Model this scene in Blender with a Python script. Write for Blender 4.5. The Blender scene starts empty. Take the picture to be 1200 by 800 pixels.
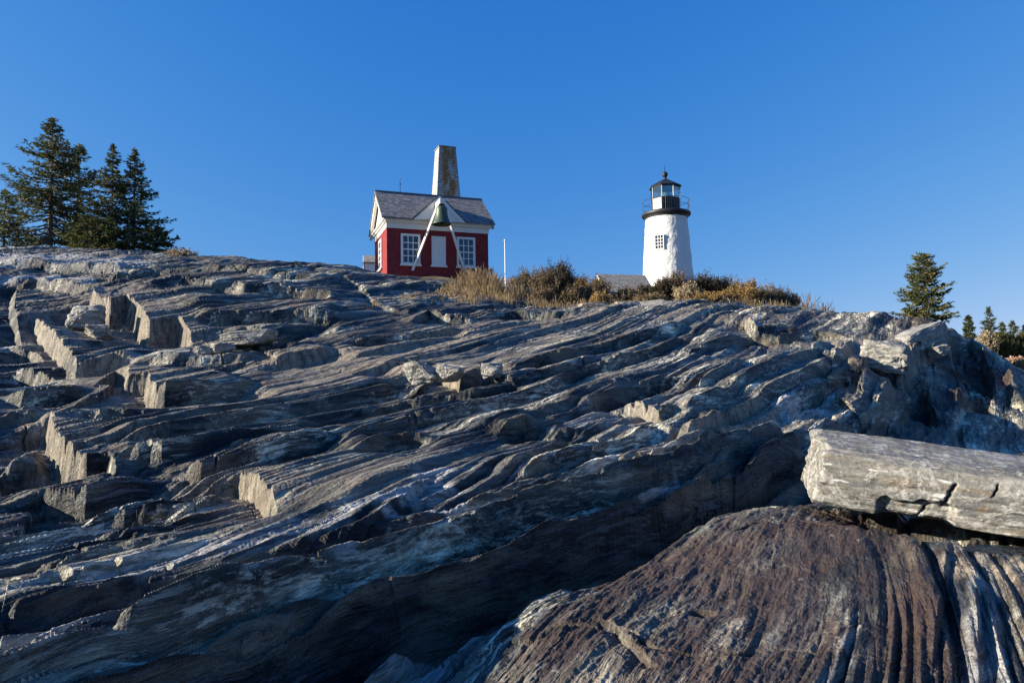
import bpy, bmesh, math, random
import numpy as np
from mathutils import Vector, Matrix
random.seed(7); RNG = np.random.RandomState(11)
SC = bpy.context.scene
# ------------------------------------------------------------------ camera
CAMZ = 8.0
PITCH = math.radians(3.55); ROLL = math.radians(0.9)
cam_d = bpy.data.cameras.new('camera'); cam = bpy.data.objects.new('camera', cam_d)
SC.collection.objects.link(cam); SC.camera = cam
cam_d.sensor_width = 36.0; cam_d.lens = 24.0; cam_d.clip_start = 0.05; cam_d.clip_end = 9000
RM = Matrix.Rotation(math.radians(90)+PITCH, 3, 'X') @ Matrix.Rotation(-ROLL, 3, 'Z')
cam.matrix_world = Matrix.Translation((0, 0, CAMZ)) @ RM.to_4x4()
# ------------------------------------------------------------------ light
SUN_EL = math.radians(19.0); SUN_AZ = math.radians(81.0)     # azimuth measured from -Y towards -X
sdir = Vector((-math.sin(SUN_AZ)*math.cos(SUN_EL), -math.cos(SUN_AZ)*math.cos(SUN_EL), math.sin(SUN_EL)))
sun_d = bpy.data.lights.new('sun', 'SUN'); sun = bpy.data.objects.new('sun', sun_d)
SC.collection.objects.link(sun); sun_d.energy = 5.0; sun_d.angle = math.radians(0.5); sun_d.color = (1.0, 0.90, 0.74)
sun.rotation_euler = sdir.to_track_quat('Z', 'Y').to_euler(); sun.location = (0, 0, 60)
SKYG = [(.31, 2.1), (.67, 1.0), (2.02, .39)]
W = bpy.data.worlds.new('World'); SC.world = W; W.use_nodes = True
wn = W.node_tree; bg = wn.nodes['Background']
sky = wn.nodes.new('ShaderNodeTexSky'); sky.sky_type = 'NISHITA'; sky.sun_disc = False
sky.sun_elevation = SUN_EL; sky.sun_rotation = math.atan2(sdir.x, sdir.y)
sky.altitude = 0; sky.air_density = 1.0; sky.dust_density = 0.0; sky.ozone_density = 3.0
tcw = wn.nodes.new('ShaderNodeTexCoord'); lift = wn.nodes.new('ShaderNodeVectorMath'); lift.operation = 'MULTIPLY_ADD'
lift.inputs[1].default_value = (1, 1, .86); lift.inputs[2].default_value = (0, 0, .14)
nrm = wn.nodes.new('ShaderNodeVectorMath'); nrm.operation = 'NORMALIZE'
wn.links.new(tcw.outputs['Generated'], lift.inputs[0]); wn.links.new(lift.outputs[0], nrm.inputs[0]); wn.links.new(nrm.outputs[0], sky.inputs[0])
sep = wn.nodes.new('ShaderNodeSeparateColor'); com = wn.nodes.new('ShaderNodeCombineColor'); wn.links.new(sky.outputs[0], sep.inputs[0])
for k, (ga, gp) in enumerate(SKYG):                    # clear autumn air: a deeper, less green blue than the plain model
    pw = wn.nodes.new('ShaderNodeMath'); pw.operation = 'POWER'; pw.inputs[1].default_value = gp; wn.links.new(sep.outputs[k], pw.inputs[0])
    mu = wn.nodes.new('ShaderNodeMath'); mu.operation = 'MULTIPLY'; mu.inputs[1].default_value = ga; wn.links.new(pw.outputs[0], mu.inputs[0]); wn.links.new(mu.outputs[0], com.inputs[k])
wn.links.new(com.outputs[0], bg.inputs[0]); bg.inputs[1].default_value = 0.090
SC.view_settings.view_transform = 'Standard'; SC.view_settings.look = 'None'
SC.view_settings.exposure = 1.27; SC.view_settings.gamma = 1.0
SC.view_settings.use_curve_mapping = False
SC.render.engine = 'CYCLES'; SC.cycles.max_bounces = 6

# ------------------------------------------------------------------ geometry of the view (used to lay the place out)
MR = np.array(RM)
def ray(px, py):
    d = MR @ np.array([(px-600)/800.0, (400-py)/800.0, -1.0])
    return d/d[1]
def at(px, py, y):                      # point at depth y seen at a pixel of the photograph, height relative to the eye
    d = ray(px, py)*y
    return d
# ------------------------------------------------------------------ noise
PERM = RNG.permutation(256); PERM = np.concatenate([PERM, PERM, PERM])
GA = RNG.rand(256)*2*np.pi; GX = np.cos(GA); GY = np.sin(GA); HV = RNG.rand(256)
def pn(x, y, seed=0):
    x = x+seed*17.31; y = y+seed*9.17
    xi = np.floor(x).astype(np.int64); yi = np.floor(y).astype(np.int64)
    xf = x-xi; yf = y-yi; xi &= 255; yi &= 255
    u = xf*xf*xf*(xf*(xf*6-15)+10); v = yf*yf*yf*(yf*(yf*6-15)+10)
    def g(ix, iy, dx, dy):
        h = PERM[PERM[ix]+iy]
        return GX[h]*dx+GY[h]*dy
    a = g(xi, yi, xf, yf); b = g(xi+1, yi, xf-1, yf); c = g(xi, yi+1, xf, yf-1); d = g(xi+1, yi+1, xf-1, yf-1)
    a = a+u*(b-a); c = c+u*(d-c)
    return (a+v*(c-a))*1.4
def hsh(i, j, seed=0):
    i = (i.astype(np.int64)+seed*7) & 255; j = (j.astype(np.int64)+seed*13) & 255
    return HV[PERM[PERM[i]+j]]
def fbm(x, y, o=4, seed=0, g=0.5):
    s = 0; a = 1; t = 0
    for k in range(o):
        s = s+a*pn(x*2**k, y*2**k, seed+k*3); t += a; a *= g
    return s/t
def sst(a, b, x):
    t = np.clip((x-a)/(b-a), 0, 1); return t*t*(3-2*t)
# ------------------------------------------------------------------ broad shape of the ground: surveyed points (pixel, depth)
CP = []
def cp(px, py, y): d = at(px, py, y); CP.append((d[0], d[1], d[2]))
for a in [(-150,800,3.6),(0,800,3.4),(300,800,3.4),(470,800,3.6),(700,800,3.2),(950,800,3.05),(1200,800,2.9),(1350,800,2.9),
 (0,700,4.7),(200,700,4.7),(400,700,4.6),(560,705,4.6),(640,745,3.75),(760,680,4.5),(700,700,4.2),(850,700,4.05),(950,700,3.9),(1190,700,3.55),(1350,700,3.55),
 (0,600,7.2),(200,600,6.9),(400,600,6.4),(600,600,6.2),(740,620,6.1),(850,600,5.7),(950,600,5.4),(1050,610,4.95),(1190,640,4.35),(1350,640,4.35),
 (880,575,7.4),(0,520,10.5),(200,520,10),(400,520,9.5),(600,520,9.2),(800,520,9.0),(900,520,9.8),(960,510,11.5),(1050,510,13),(1150,508,15.5),(1300,510,15.5),
 (0,450,14.5),(150,450,14.2),(300,450,14),(450,450,14),(600,450,13.6),(750,450,13.3),(900,450,13.5),(1000,450,15),(1060,440,17.5),(1150,450,18.7),(1250,470,18.7),
 (0,400,17.8),(250,400,17.8),(400,400,17.8),(600,400,18),(750,400,18.2),(900,400,18.8),(1000,410,19.5),(1080,400,20),
 (0,340,21.5),(150,345,21.5),(300,345,22),(440,350,23),
 (-120,297,24),(0,298,24),(150,302,24.5),(300,309,25),(400,317,25.5),(470,327,27),(560,348,26),(620,362,25),(700,360,25.5),(800,354,26),(900,358,27),(1000,374,28),(1080,379,23),(1140,402,23.5),(1200,446,24),(1300,470,24),
 (-120,300,32),(0,301,32),(100,302,32),(200,306,32),(300,318,33),(453,327,32.5),(573,329,34),(500,329,38),(640,353,34),(720,358,36),(800,355,40),(900,368,38),(1000,388,38),(1088,381,42),(1150,420,42),(1220,445,42),
 (300,335,60),(600,345,60),(783,352,60),(900,375,60),(1100,410,60),(1200,440,60),(100,310,60),
 (1160,424,110),(1200,426,110),(1150,427,85),(1200,431,85),(1000,410,110),(700,385,110),(300,380,110),(0,370,110),(1300,430,110)]:
    cp(*a)
for az, r, z in [(-80,3,-1.3),(-80,8,-0.6),(-80,16,-.2),(-80,25,.6),(-62,16,.6),(-62,24,1.6),(80,3,-1.7),(80,8,-3),(80,16,-6),(80,30,-9),(80,60,-12),(60,60,-9),(-80,60,3),
 (130,3,-2),(130,8,-5),(130,30,-12),(180,3,-1.8),(180,8,-4),(180,30,-12),(-180,3,-1.8),(-180,8,-4),(-180,30,-12),(-130,3,-1.4),(-130,8,-1),(-130,30,-4),
 (0,1,-1.6),(90,1,-1.65),(-90,1,-1.5),(180,1,-1.7),(-180,1,-1.7),(180,.2,-1.6),(-180,.2,-1.6),(0,.2,-1.6),(90,.2,-1.6),(-90,.2,-1.6),
 (-45,300,4),(-20,300,3),(0,300,1),(20,300,0),(34,300,0),(60,300,-12),(90,300,-14),(180,300,-20),(-180,300,-20),(-90,300,3),(-135,300,-14),(135,300,-16),
 (-45,3000,-20),(0,3000,-20),(45,3000,-20),(90,3000,-20),(180,3000,-20),(-180,3000,-20),(-90,3000,-20),(-135,3000,-20),(135,3000,-20)]:
    t = math.radians(az); CP.append((r*math.sin(t), r*math.cos(t), z))
CP = np.array(CP)
def lp(x, y): return np.arctan2(x, y)*1.6, 0.5*np.log(x*x+y*y+1e-9)
cu, cv = lp(CP[:, 0], CP[:, 1])
def U(r2): return 0.5*r2*np.log(r2+1e-12)
n = len(CP)
K = U((cu[:, None]-cu[None])**2+(cv[:, None]-cv[None])**2)+np.eye(n)*0.002
A = np.zeros((n+3, n+3)); A[:n, :n] = K; A[:n, n] = 1; A[:n, n+1] = cu; A[:n, n+2] = cv; A[n:, :n] = A[:n, n:].T
wts = np.linalg.solve(A, np.concatenate([CP[:, 2], [0, 0, 0]]))
def macro(x, y):
    x = np.asarray(x, float); y = np.asarray(y, float); sh = x.shape
    a, b = lp(x.ravel(), y.ravel()); out = np.zeros(a.size)
    for s in range(0, a.size, 200000):
        aa = a[s:s+200000].astype(np.float32); bb = b[s:s+200000].astype(np.float32)
        acc = wts[n]+wts[n+1]*aa+wts[n+2]*bb
        for k in range(n):
            r2 = (aa-np.float32(cu[k]))**2+(bb-np.float32(cv[k]))**2
            acc = acc+np.float32(wts[k]*0.5)*r2*np.log(r2+np.float32(1e-12))
        out[s:s+200000] = acc
    return out.reshape(sh)
# macro on a polar lattice for fast look-ups
LT = np.linspace(-np.pi, np.pi, 721); LR = np.linspace(math.log(0.15), math.log(3200), 500)
TT, RR = np.meshgrid(LT, LR)
MZ = macro(np.exp(RR)*np.sin(TT), np.exp(RR)*np.cos(TT))
def fmacro(x, y):
    t = (np.arctan2(x, y)+np.pi)/(2*np.pi)*720; r = (0.5*np.log(x*x+y*y+1e-9)-LR[0])/(LR[-1]-LR[0])*499
    t = np.clip(t, 0, 719.999); r = np.clip(r, 0, 498.999); i = t.astype(int); j = r.astype(int); a = t-i; b = r-j
    return (MZ[j, i]*(1-a)+MZ[j, i+1]*a)*(1-b)+(MZ[j+1, i]*(1-a)+MZ[j+1, i+1]*a)*b
TS = np.exp(np.linspace(math.log(1.8), math.log(140), 900))
def hit(px, py, up=0.0):
    d = ray(px, py); z = fmacro(d[0]*TS, TS)+up
    k = np.nonzero(d[2]*TS < z)[0]
    if len(k) == 0 or k[0] > 640:       # above the crest: take the nearest approach short of the plateau
        kk = np.argmax((z-d[2]*TS)[:600]/TS[:600]); y = TS[kk]
    else:
        k = max(k[0], 1); f0 = d[2]*TS[k-1]-z[k-1]; f1 = z[k]-d[2]*TS[k]; y = TS[k-1]+(TS[k]-TS[k-1])*f0/max(f0+f1, 1e-9)
    return d*y
TILE = dict(P=(0,0), A=(0,290), B=(400,290), C=(800,290), D=(0,530), E=(400,530), F=(800,530))
def tp(tile, pts):
    ox, oy = TILE[tile]; k = 1.0 if tile == 'P' else 2.9625; return [(ox+x/k, oy+y/k) for x, y in pts]
# ledges: (tile, top edge polyline running with the high side on its left, drop, [run behind], [run in front])
LEDGES = [
 ('A', [(0,45),(120,50),(300,60),(450,65)], .25),
 ('A', [(0,105),(130,100),(200,108),(320,120)], .35),
 ('A', [(320,140),(335,190),(380,205),(430,178),(480,200),(520,262),(570,250),(618,236),(650,262),(668,300)], .9, 2.6, .9),
 ('A', [(655,262),(750,243),(860,237),(1000,224),(1185,226)], .45, 1.4, .9),
 ('A', [(330,95),(480,75),(700,70),(950,95),(1100,100)], .22),
 ('A', [(500,165),(560,150),(620,135),(800,150),(870,170)], .22),
 ('A', [(800,130),(850,160),(960,150),(1185,170)], .3),
 ('A', [(125,212),(145,250),(168,292),(210,325),(245,370),(262,402),(400,378),(500,372)], .55, 1.8, 1.0),
 ('A', [(235,195),(262,225),(300,225),(340,225)], .35, .5, .6),
 ('A', [(0,310),(100,315),(170,340)], .4),
 ('A', [(0,395),(100,400),(230,415)], .4),
 ('A', [(60,100),(50,200),(80,300)], .3, .6, .3),
 ('A', [(320,446),(360,425),(400,402),(445,405),(455,432),(515,428),(530,468),(575,490),(700,470),(900,430)], .5, 1.8, .9),
 ('A', [(450,398),(700,385),(890,368)], .25),
 ('A', [(770,312),(850,290),(960,288),(1060,272)], .3, .5, .5),
 ('A', [(840,350),(880,325),(1050,308)], .25),
 ('A', [(900,372),(960,368),(1060,345),(1185,320)], .45, .8, .8),
 ('A', [(195,528),(178,580),(192,610),(240,680),(300,690),(375,672),(410,718)], .6, 1.8, .9),
 ('A', [(590,722),(700,727),(900,690),(1185,620)], .3),
 ('A', [(0,482),(80,490),(200,480),(340,462)], .4),
 ('A', [(0,560),(60,560),(170,545)], .3),
 ('A', [(0,672),(100,665),(190,652)], .6),
 ('A', [(200,575),(350,562),(500,545),(640,525),(800,500)], .2),
 ('D', [(0,125),(140,100),(300,95),(420,60),(590,10)], .4),
 ('D', [(260,185),(400,170),(560,150),(660,130)], .25),
 ('D', [(650,90),(740,68),(830,52),(880,75),(940,130),(968,180)], .28, 1.4, .6),
 ('D', [(0,330),(200,300),(400,270),(640,250)], .06),
 ('D', [(0,380),(200,370),(400,330),(700,280)], .07),
 ('D', [(0,440),(200,420),(380,390),(560,330),(800,260)], .12),
 ('D', [(0,700),(170,680),(290,650),(550,565)], .12),
 ('D', [(600,740),(850,690),(1185,560)], .2),
 ('E', [(560,140),(700,92),(850,42),(1000,0)], .1),
 ('E', [(620,120),(800,70),(900,30),(1000,-20)], .1),
 ('E', [(640,392),(750,340),(900,272),(1050,192),(1185,117)], .18, .2, .3),
 ('F', [(0,117),(60,90),(150,60),(200,20)], .25, .25, .3),
 ('E', [(-100,760),(140,690),(250,600),(400,515)], .2),
 ('C', [(0,345),(200,290),(350,290),(470,300),(600,330)], .25),
 ('C', [(225,232),(262,285),(330,300),(450,290)], .4, .6, .6),
 ('C', [(622,400),(640,360),(700,335),(738,345),(748,400),(800,340),(850,310),(925,282)], .7, 1.2, .9),
 ('C', [(345,528),(420,455),(555,405),(640,432),(600,500)], .4, .8, .7),
 ('C', [(850,400),(862,470),(885,560)], .6, .7, .7),
 ('C', [(905,300),(1000,300),(1075,390),(1085,470)], .7, 1.0, .8),
 ('C', [(930,480),(1000,470),(1070,480),(1080,560)], .6),
 ('C', [(1130,420),(1150,500),(1185,560)], .5),
 ('C', [(0,775),(200,722),(420,640),(520,600),(640,560),(770,512)], .25),
 ('C', [(200,820),(300,790),(420,700),(500,650),(650,580),(800,482)], .26),
 ('C', [(0,630),(150,540),(350,460),(500,392),(600,342)], .3),
 ('C', [(0,560),(200,452),(350,402),(500,352)], .22),
 ('C', [(0,480),(100,440),(220,385)], .25),
 ('C', [(650,470),(740,450),(850,400)], .3),
 ('C', [(680,520),(760,490),(850,450)], .3),
 ('B', [(0,310),(200,292),(430,270)], .25),
 ('B', [(480,215),(600,213),(820,218)], .35),
 ('B', [(0,90),(60,120),(130,190),(230,215),(350,160)], .15),
 ('B', [(235,240),(300,210),(380,225),(470,230)], .3),
 ('B', [(218,405),(270,382),(335,379),(400,402),(425,424),(490,400),(550,396)], .5, .7, .8),
 ('B', [(550,402),(700,372),(900,322),(1000,302),(1185,250)], .3),
 ('B', [(0,430),(200,392),(420,335),(700,262)], .15),
 ('B', [(0,380),(250,330),(500,270),(650,250)], .12),
 ('B', [(0,640),(150,602),(300,562),(530,502),(700,452),(830,382),(1100,332),(1185,292)], .26),
 ('B', [(530,622),(620,592),(720,580)], .4),
 ('B', [(830,528),(900,490),(1050,442),(1185,420)], .3),
 ('B', [(560,780),(700,745),(850,702),(1000,640),(1100,592)], .26),
 ('B', [(650,795),(800,760),(950,712),(1130,690)], .25),
 ('B', [(700,660),(760,630),(850,620)], .2),
 ('B', [(900,520),(1000,525),(1100,560),(1185,540)], .25),
 ('B', [(0,700),(200,662),(350,650)], .25),
 ('E', [(120,240),(250,120),(330,60)], .15),
 ('P', [(-60,725),(0,715),(67,701),(135,688),(216,676),(270,659),(337,643),(400,630),(451,615),(518,603),(552,593),(636,574),(721,548),(765,532),(800,522),(857,493),(911,469),(945,465),(975,475)], .22, .35, .35, 'r'),
 ('W', [(-2.8,1.2),(-1.9,2.7),(-1.0,4.05),(.05,5.2),(1.0,6.1),(1.95,7.0),(2.75,7.9),(3.5,9.0),(4.2,10.0)], .44, .55, .16, 'g'),
 ('W', [(-2.6,3.0),(-1.45,4.2),(-.35,5.3),(.65,6.2),(1.6,7.1),(2.4,8.0),(3.1,9.1)], .14, .15, .16, 'r'),
 ('W', [(-1.75,4.4),(-.75,5.45),(.2,6.35),(1.2,7.25),(2.0,8.15),(2.7,9.2)], .12, .15, .14, 'r'),
 ('W', [(.25,5.95),(.8,6.45),(1.75,7.35),(2.6,8.3)], .08, .08, .1, 'r'),
 ('P', [(81,792),(169,786),(236,760),(304,736),(400,696),(427,684),(467,665),(501,656),(552,635),(589,628),(630,611),(704,594),(771,572),(830,548)], .25, .35, .5),
 ('P', [(120,535),(149,530),(189,526),(270,506),(337,489),(400,473),(474,460),(562,452),(636,432),(704,408)], .25, .6, .7),
 ('P', [(127,517),(169,506),(236,489),(304,479),(337,470),(400,453),(434,446),(472,434)], .35, .7, .7),
 # foreground folds at the bottom right
 ('F', [(860,800),(870,600),(905,430),(915,270)], .06, .1, .06),
 ('F', [(1030,790),(1035,600),(1020,480),(1015,400)], .08, .12, .1),
 ('E', [(1150,330),(1060,380),(1000,420),(860,550)], .07, .2, .15),
 ('E', [(860,550),(960,600),(1060,690),(1140,760)], .05, .1, .05),
]
LW = []
for L in LEDGES:
    H = L[2]; wb = L[3] if len(L) > 3 else 1.3*H+.2; wf = L[4] if len(L) > 4 else 1.6*H+.15
    P = np.array(L[1], float) if L[0] == 'W' else np.array([hit(px, py, .4*H if len(L) < 6 else .1*H)[:2] for px, py in tp(L[0], L[1])])
    LW.append((P, H, wb, wf, L[5] if len(L) > 5 else ''))
# strike of the strata
_d = ray(1130, 380); SD = np.array([_d[0], _d[1]]); SD /= np.hypot(*SD); SN = np.array([-SD[1], SD[0]])
def seg(P, X, Y):
    best = np.full(X.shape, 1e9); sg = np.zeros(X.shape); al = np.zeros(X.shape); tot = 0
    Ls = np.hypot(*(P[1:]-P[:-1]).T)
    for k in range(len(P)-1):
        dx, dy = P[k+1]-P[k]; l = max(Ls[k], 1e-6)
        t = ((X-P[k, 0])*dx+(Y-P[k, 1])*dy)/(l*l); tc = np.clip(t, 0, 1)
        d = np.hypot(X-P[k, 0]-tc*dx, Y-P[k, 1]-tc*dy); pp = (dx*(Y-P[k, 1])-dy*(X-P[k, 0]))/l
        m = (d < best-1e-5) | ((np.abs(d-best) <= 1e-5) & (np.abs(pp) > np.abs(sg)))
        best = np.where(m, d, best); sg = np.where(m, pp, sg); al = np.where(m, tot+tc*l, al); tot += l
    return best, np.sign(sg), al/max(tot, 1e-6), tot
# coloured patches of the rock: (tile, centre line, half width m, channel, strength)   channels: 0 pale quartz, 1 rust, 2 warm tan, 3 smooth dark
PATCH = [
 ('D', [(0,690),(170,650),(300,610),(450,560)], .28, 0, 1.1), ('D', [(450,560),(700,530),(950,470),(1150,430)], .18, 0, .6),
 ('D', [(430,440),(600,385),(800,330),(1150,250)], .25, 0, .7), ('D', [(100,640),(200,640),(280,590),(490,545)], .05, 0, 1.3),
 ('D', [(250,650),(450,620),(640,580)], .12, 1, .9), ('E', [(60,400),(230,310),(400,270),(600,240)], .14, 1, .8),
 ('E', [(130,235),(250,215),(400,210)], .07, 0, 1), ('E', [(60,190),(200,170),(330,120)], .25, 0, .9), ('E', [(230,150),(330,80)], .22, 0, .8),
 ('E', [(820,120),(900,80),(1000,40),(1130,20)], .13, 0, 1.1), ('E', [(650,400),(800,340),(1000,250),(1185,140)], .10, 0, .7), ('E', [(260,640),(380,580)], .22, 0, .7), ('E', [(20,740),(240,670)], .15, 0, .5),
 ('E', [(0,500),(90,440),(250,350),(430,280)], .10, 0, .6),
 ('E', [(900,760),(1000,560),(1185,350)], .5, 1, .9), ('F', [(0,700),(250,400),(450,220)], .7, 1, 1), ('F', [(800,780),(830,500),(860,330)], .14, 1, 1.0), ('F', [(640,780),(760,560),(780,330)], .10, 1, .8),
 ('F', [(1040,800),(1035,560),(1060,400),(1185,380)], .07, 0, .55), ('F', [(1080,640),(1100,800)], .04, 0, .7), ('F', [(560,680),(600,600)], .03, 0, .9), ('F', [(1000,380),(1100,400),(1185,400)], .2, 2, .9),
 ('F', [(960,280),(990,330),(985,400)], .1, 2, .7),
 ('C', [(0,690),(150,600),(300,540)], .25, 2, .8), ('C', [(620,400),(700,370),(740,380)], .9, 2, 1.2), ('C', [(740,350),(850,290),(920,270)], .6, 1, .6), ('C', [(600,460),(650,480)], .4, 1, .8), ('C', [(330,560),(450,530)], .3, 0, .7),
 ('C', [(920,340),(1000,370),(1050,420)], 1.0, 1, 1.0), ('C', [(980,520),(1040,530)], .7, 1, .7), ('C', [(550,440),(600,470)], .3, 2, .7),
 ('B', [(0,400),(250,340),(500,280)], 1.0, 2, .9), ('B', [(0,460),(150,420),(330,380)], .6, 2, .9), ('B', [(450,300),(700,260),(900,240)], .9, 2, .6), ('C', [(0,240),(200,250)], .9, 2, .5), ('B', [(950,600),(1080,560)], .5, 2, .6), ('B', [(220,430),(330,430),(420,430)], .5, 2, 1), ('B', [(500,420),(550,420)], .4, 2, 1), ('B', [(600,370),(500,370)], .3, 1, .7),
 ('B', [(900,600),(980,540),(1080,540)], .5, 0, .5), ('B', [(1000,790),(1100,750)], .3, 2, .8),
 ('A', [(380,240),(480,280),(560,320)], 1.1, 2, 1.2), ('A', [(560,300),(650,320)], 1.0, 2, 1.2), ('A', [(330,150),(345,250)], .6, 2, 1), ('A', [(200,330),(240,380)], .5, 2, 1), ('A', [(350,440),(450,450),(550,490)], .7, 2, 1.2),
 ('A', [(190,560),(210,680),(260,720),(380,700)], .55, 2, 1.2), ('A', [(0,690),(180,665)], .35, 2, 1), ('A', [(780,540),(1000,500),(1185,430)], .8, 2, 1.0), ('A', [(920,390),(1100,370),(1185,360)], .8, 2, 1.0),
 ('A', [(140,330),(130,230)], .4, 2, .9), ('A', [(0,110),(150,105),(300,115)], .25, 0, .8), ('A', [(0,40),(200,40),(450,55)], .7, 0, .7), ('A', [(220,560),(400,530)], .3, 0, .6), ('A', [(460,405),(700,390)], .25, 0, .5),
 ('D', [(670,90),(800,75),(930,150)], .4, 2, 1.2), ('A', [(0,150),(250,160)], .6, 1, .35), ('B', [(850,190),(1100,200)], .6, 0, .5), ('B', [(850,200),(1185,215)], .5, 2, .6),
]
PW = [(np.array([hit(px, py)[:2] for px, py in tp(t, q)]), w, ch, s) for t, q, w, ch, s in PATCH]

HOLLOWS = [(2.95, 5.2, 4.5, 4.5, .28, .38), (3.38, 4.76, 3.18, 4.42, .20, .17)]     # under the fallen slab, and the little rock pool beside it
def detail(x, y, r):
    """height of the rock over the broad shape, and its colour masks"""
    u = x*SD[0]+y*SD[1]; v = x*SN[0]+y*SN[1]
    wu = fbm(x*.12, y*.12, 3, 1)*1.2; wv = fbm(u*.07, v*.2, 3, 2)*1.3+fbm(u*.2, v*.9, 2, 5)*.09
    vv = v+wv; h = np.zeros_like(x)
    rug = sst(-.3, .5, fbm(u*.15, v*.35, 3, 9))                       # rugged and smooth bands
    jx = x+.07*pn(u*.9, v*2.5, 21)+.03*pn(u*4, v*8, 22)+.012*pn(x*17, y*17, 25); jy = y+.07*pn(u*.9, v*2.5, 23)+.03*pn(u*4, v*8, 24)+.012*pn(x*17, y*17, 26)
    for P, H, wb, wf, rr in LW:
        R = 4*max(wb, wf) if rr != 'g' else 3.2
        lo = P.min(0)-R; hi = P.max(0)+R
        m = np.nonzero((x > lo[0]) & (x < hi[0]) & (y > lo[1]) & (y < hi[1]))[0]
        if len(m) == 0: continue
        js = min(1, max(.25, H/.7)); js = js if not rr else .3
        d, s, al, tot = seg(P, x[m]+js*(jx[m]-x[m]), y[m]+js*(jy[m]-y[m]))
        e = min(.35, .6/max(tot, .1)); tap = sst(0, e, al)*sst(0, e, 1-al)
        tap = np.clip(tap, 0, 1)*(1-np.clip((d-R*.6)/(R*.4), 0, 1))*(1+.25*pn(al*tot*.5/max(H, 1), np.zeros_like(al), int(H*100)))
        a = .42 if rr != 'g' else .80; sf = np.maximum(max(.02, .10*H), .0058*r[m])
        if rr == 'r': sf = .45*H
        up = a*H*np.maximum(0, 1-np.maximum(d, 0)/(2.4*wb)); dn = -(1-a)*H*np.maximum(0, 1-np.maximum(d-sf, 0)/(1.9*wf))
        mid = a*H-(H)*np.clip(d/sf, 0, 1)
        if rr == 'r': mid = a*H-H*sst(0, 1, d/sf)
        if rr == 'g': dn = dn-.28*np.exp(-((d-.14)/.14)**2)*sst(0, .1, d)-.10*sst(1.1, .1, d)
        h[m] += tap*np.where(s > 0, up, np.where(d < sf, mid, dn))
    def strat(lam, k, seed, Lu, fade, gk=.35, tk=.55):
        f_ = sst(lam*.9, lam*.28, r*.0062) if fade else 1.0
        q = vv/lam+.25*pn(u/(lam*16), v/(lam*3), seed)+.05*pn(u/(lam*2.5), v/lam, seed+7); c = np.floor(q); f = q-c
        def plate(c):
            bl = np.floor(u/Lu*.45+hsh(c, c*0, seed)*9)
            return 1.5*pn(u/Lu, c*3.7+.37, seed+1)+.7*(hsh(c, c*0, seed+3)-.5)+.35*(hsh(c, bl, seed+2)-.5)
        wd = np.clip(np.minimum(.0075*r/lam+.05, .5), .05, .5)
        top = plate(c)-tk*(f-.5); low = plate(c-1)-tk*.5
        hh = np.where(f < wd, low+(top-low)*f/wd, top)
        gm = np.clip(1.6*pn(u/(Lu*.5), c*9.1+.71, seed+4)+.25, 0, 1); gw = np.clip(np.minimum(.0070*r/lam+.04, .5), .04, .5)
        return f_*lam*(k*hh-gk*gm*np.maximum(0, 1-np.abs(f-wd*.3)/gw))
    sm = np.ones_like(x)
    # smooth red slab in the near foreground
    P = np.array([hit(px, py)[:2] for px, py in tp('F', [(-300,680),(-20,520),(180,400),(360,230)])])
    d, s, al, tot = seg(P, x, y); slab = sst(1.15, .6, d); sm = 1-.8*slab
    near = sst(6, 3.5, r)*sst(-.5, .3, x-.25*y)
    thin = sst(-.25, .35, fbm(u*.12, v*.8, 3, 29))
    nf = .30+.70*sst(4, 13, r)
    h += sm*(nf*strat(1.7, .06, 31, 16, 0, .05)+nf*strat(.68, .10, 33, 14, 0, .26)*(.5+.6*rug)+strat(.27, .19, 36, 9, 1, .55, .6)*(.4+.8*thin)+strat(.115, .34, 39, 5, 1, .8, .6)*(.4+thin+.15*near)+strat(.048, .45, 42, 2.2, 1, .6)*(1+.4*near))
    h += (.010+.020*thin)*fbm(u*2.5, vv*16, 4, 201, .65)+.006*fbm(x*24, y*24, 3, 203)*sst(14, 6, r)+.018*np.abs(fbm(x*5, y*5, 4, 205, .6))*rug
    # gutters along the strike in the near foreground
    g = np.abs(pn(u*.35, vv*7, 51)); h += near*(1-slab)*.05*(np.sqrt(g)-.4)*.6
    g2 = np.abs(pn(u*.7, vv*17, 52)); h += near*(1-slab)*.035*(np.sqrt(g2)-.4)
    h += slab*(.035*fbm(u*.8, v*2.2, 4, 61)+.010*fbm(u*5, v*16, 4, 63))
    h += .035*fbm(u*.35, v*1.6, 3, 71)+.022*fbm(u*2, v*8, 3, 74)*(.5+rug)
    # cross joints: thin cracks across the strike
    cj = np.abs(pn(u*.55+.3*pn(u*2, v*2, 80), v*.16, 81)); h -= .10*(1-.8*near)*sst(.022, .0, cj)*sst(0, .3, pn(u*.2, v*.3, 83))
    for ax, ay, bx_, by_, dp, w in HOLLOWS:
        m = np.nonzero((np.abs(x-(ax+bx_)/2) < 3) & (np.abs(y-(ay+by_)/2) < 3))[0]
        d, s, al, tot = seg(np.array([[ax, ay], [bx_, by_]]), x[m], y[m]); h[m] -= dp*np.exp(-(d/w)**2.0)
    mk = np.zeros((4,)+x.shape, np.float32)
    nz = fbm(u*1.4, v*3.5, 4, 91); nz2 = fbm(x*6, y*6, 3, 95)
    for P, w, ch, s_ in PW:
        lo = P.min(0)-2.5*w; hi = P.max(0)+2.5*w
        m = np.nonzero((x > lo[0]) & (x < hi[0]) & (y > lo[1]) & (y < hi[1]))[0]
        if len(m) == 0: continue
        d, s, al, tot = seg(P, x[m], y[m])
        mk[ch][m] = np.maximum(mk[ch][m], s_*sst(1.35, .55, d/w+.9*nz[m]+.35*nz2[m]))
    h += mk[0]*.03*np.abs(nz2)
    bnd = np.zeros_like(x)                                 # whole beds of pale and of dark stone
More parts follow.
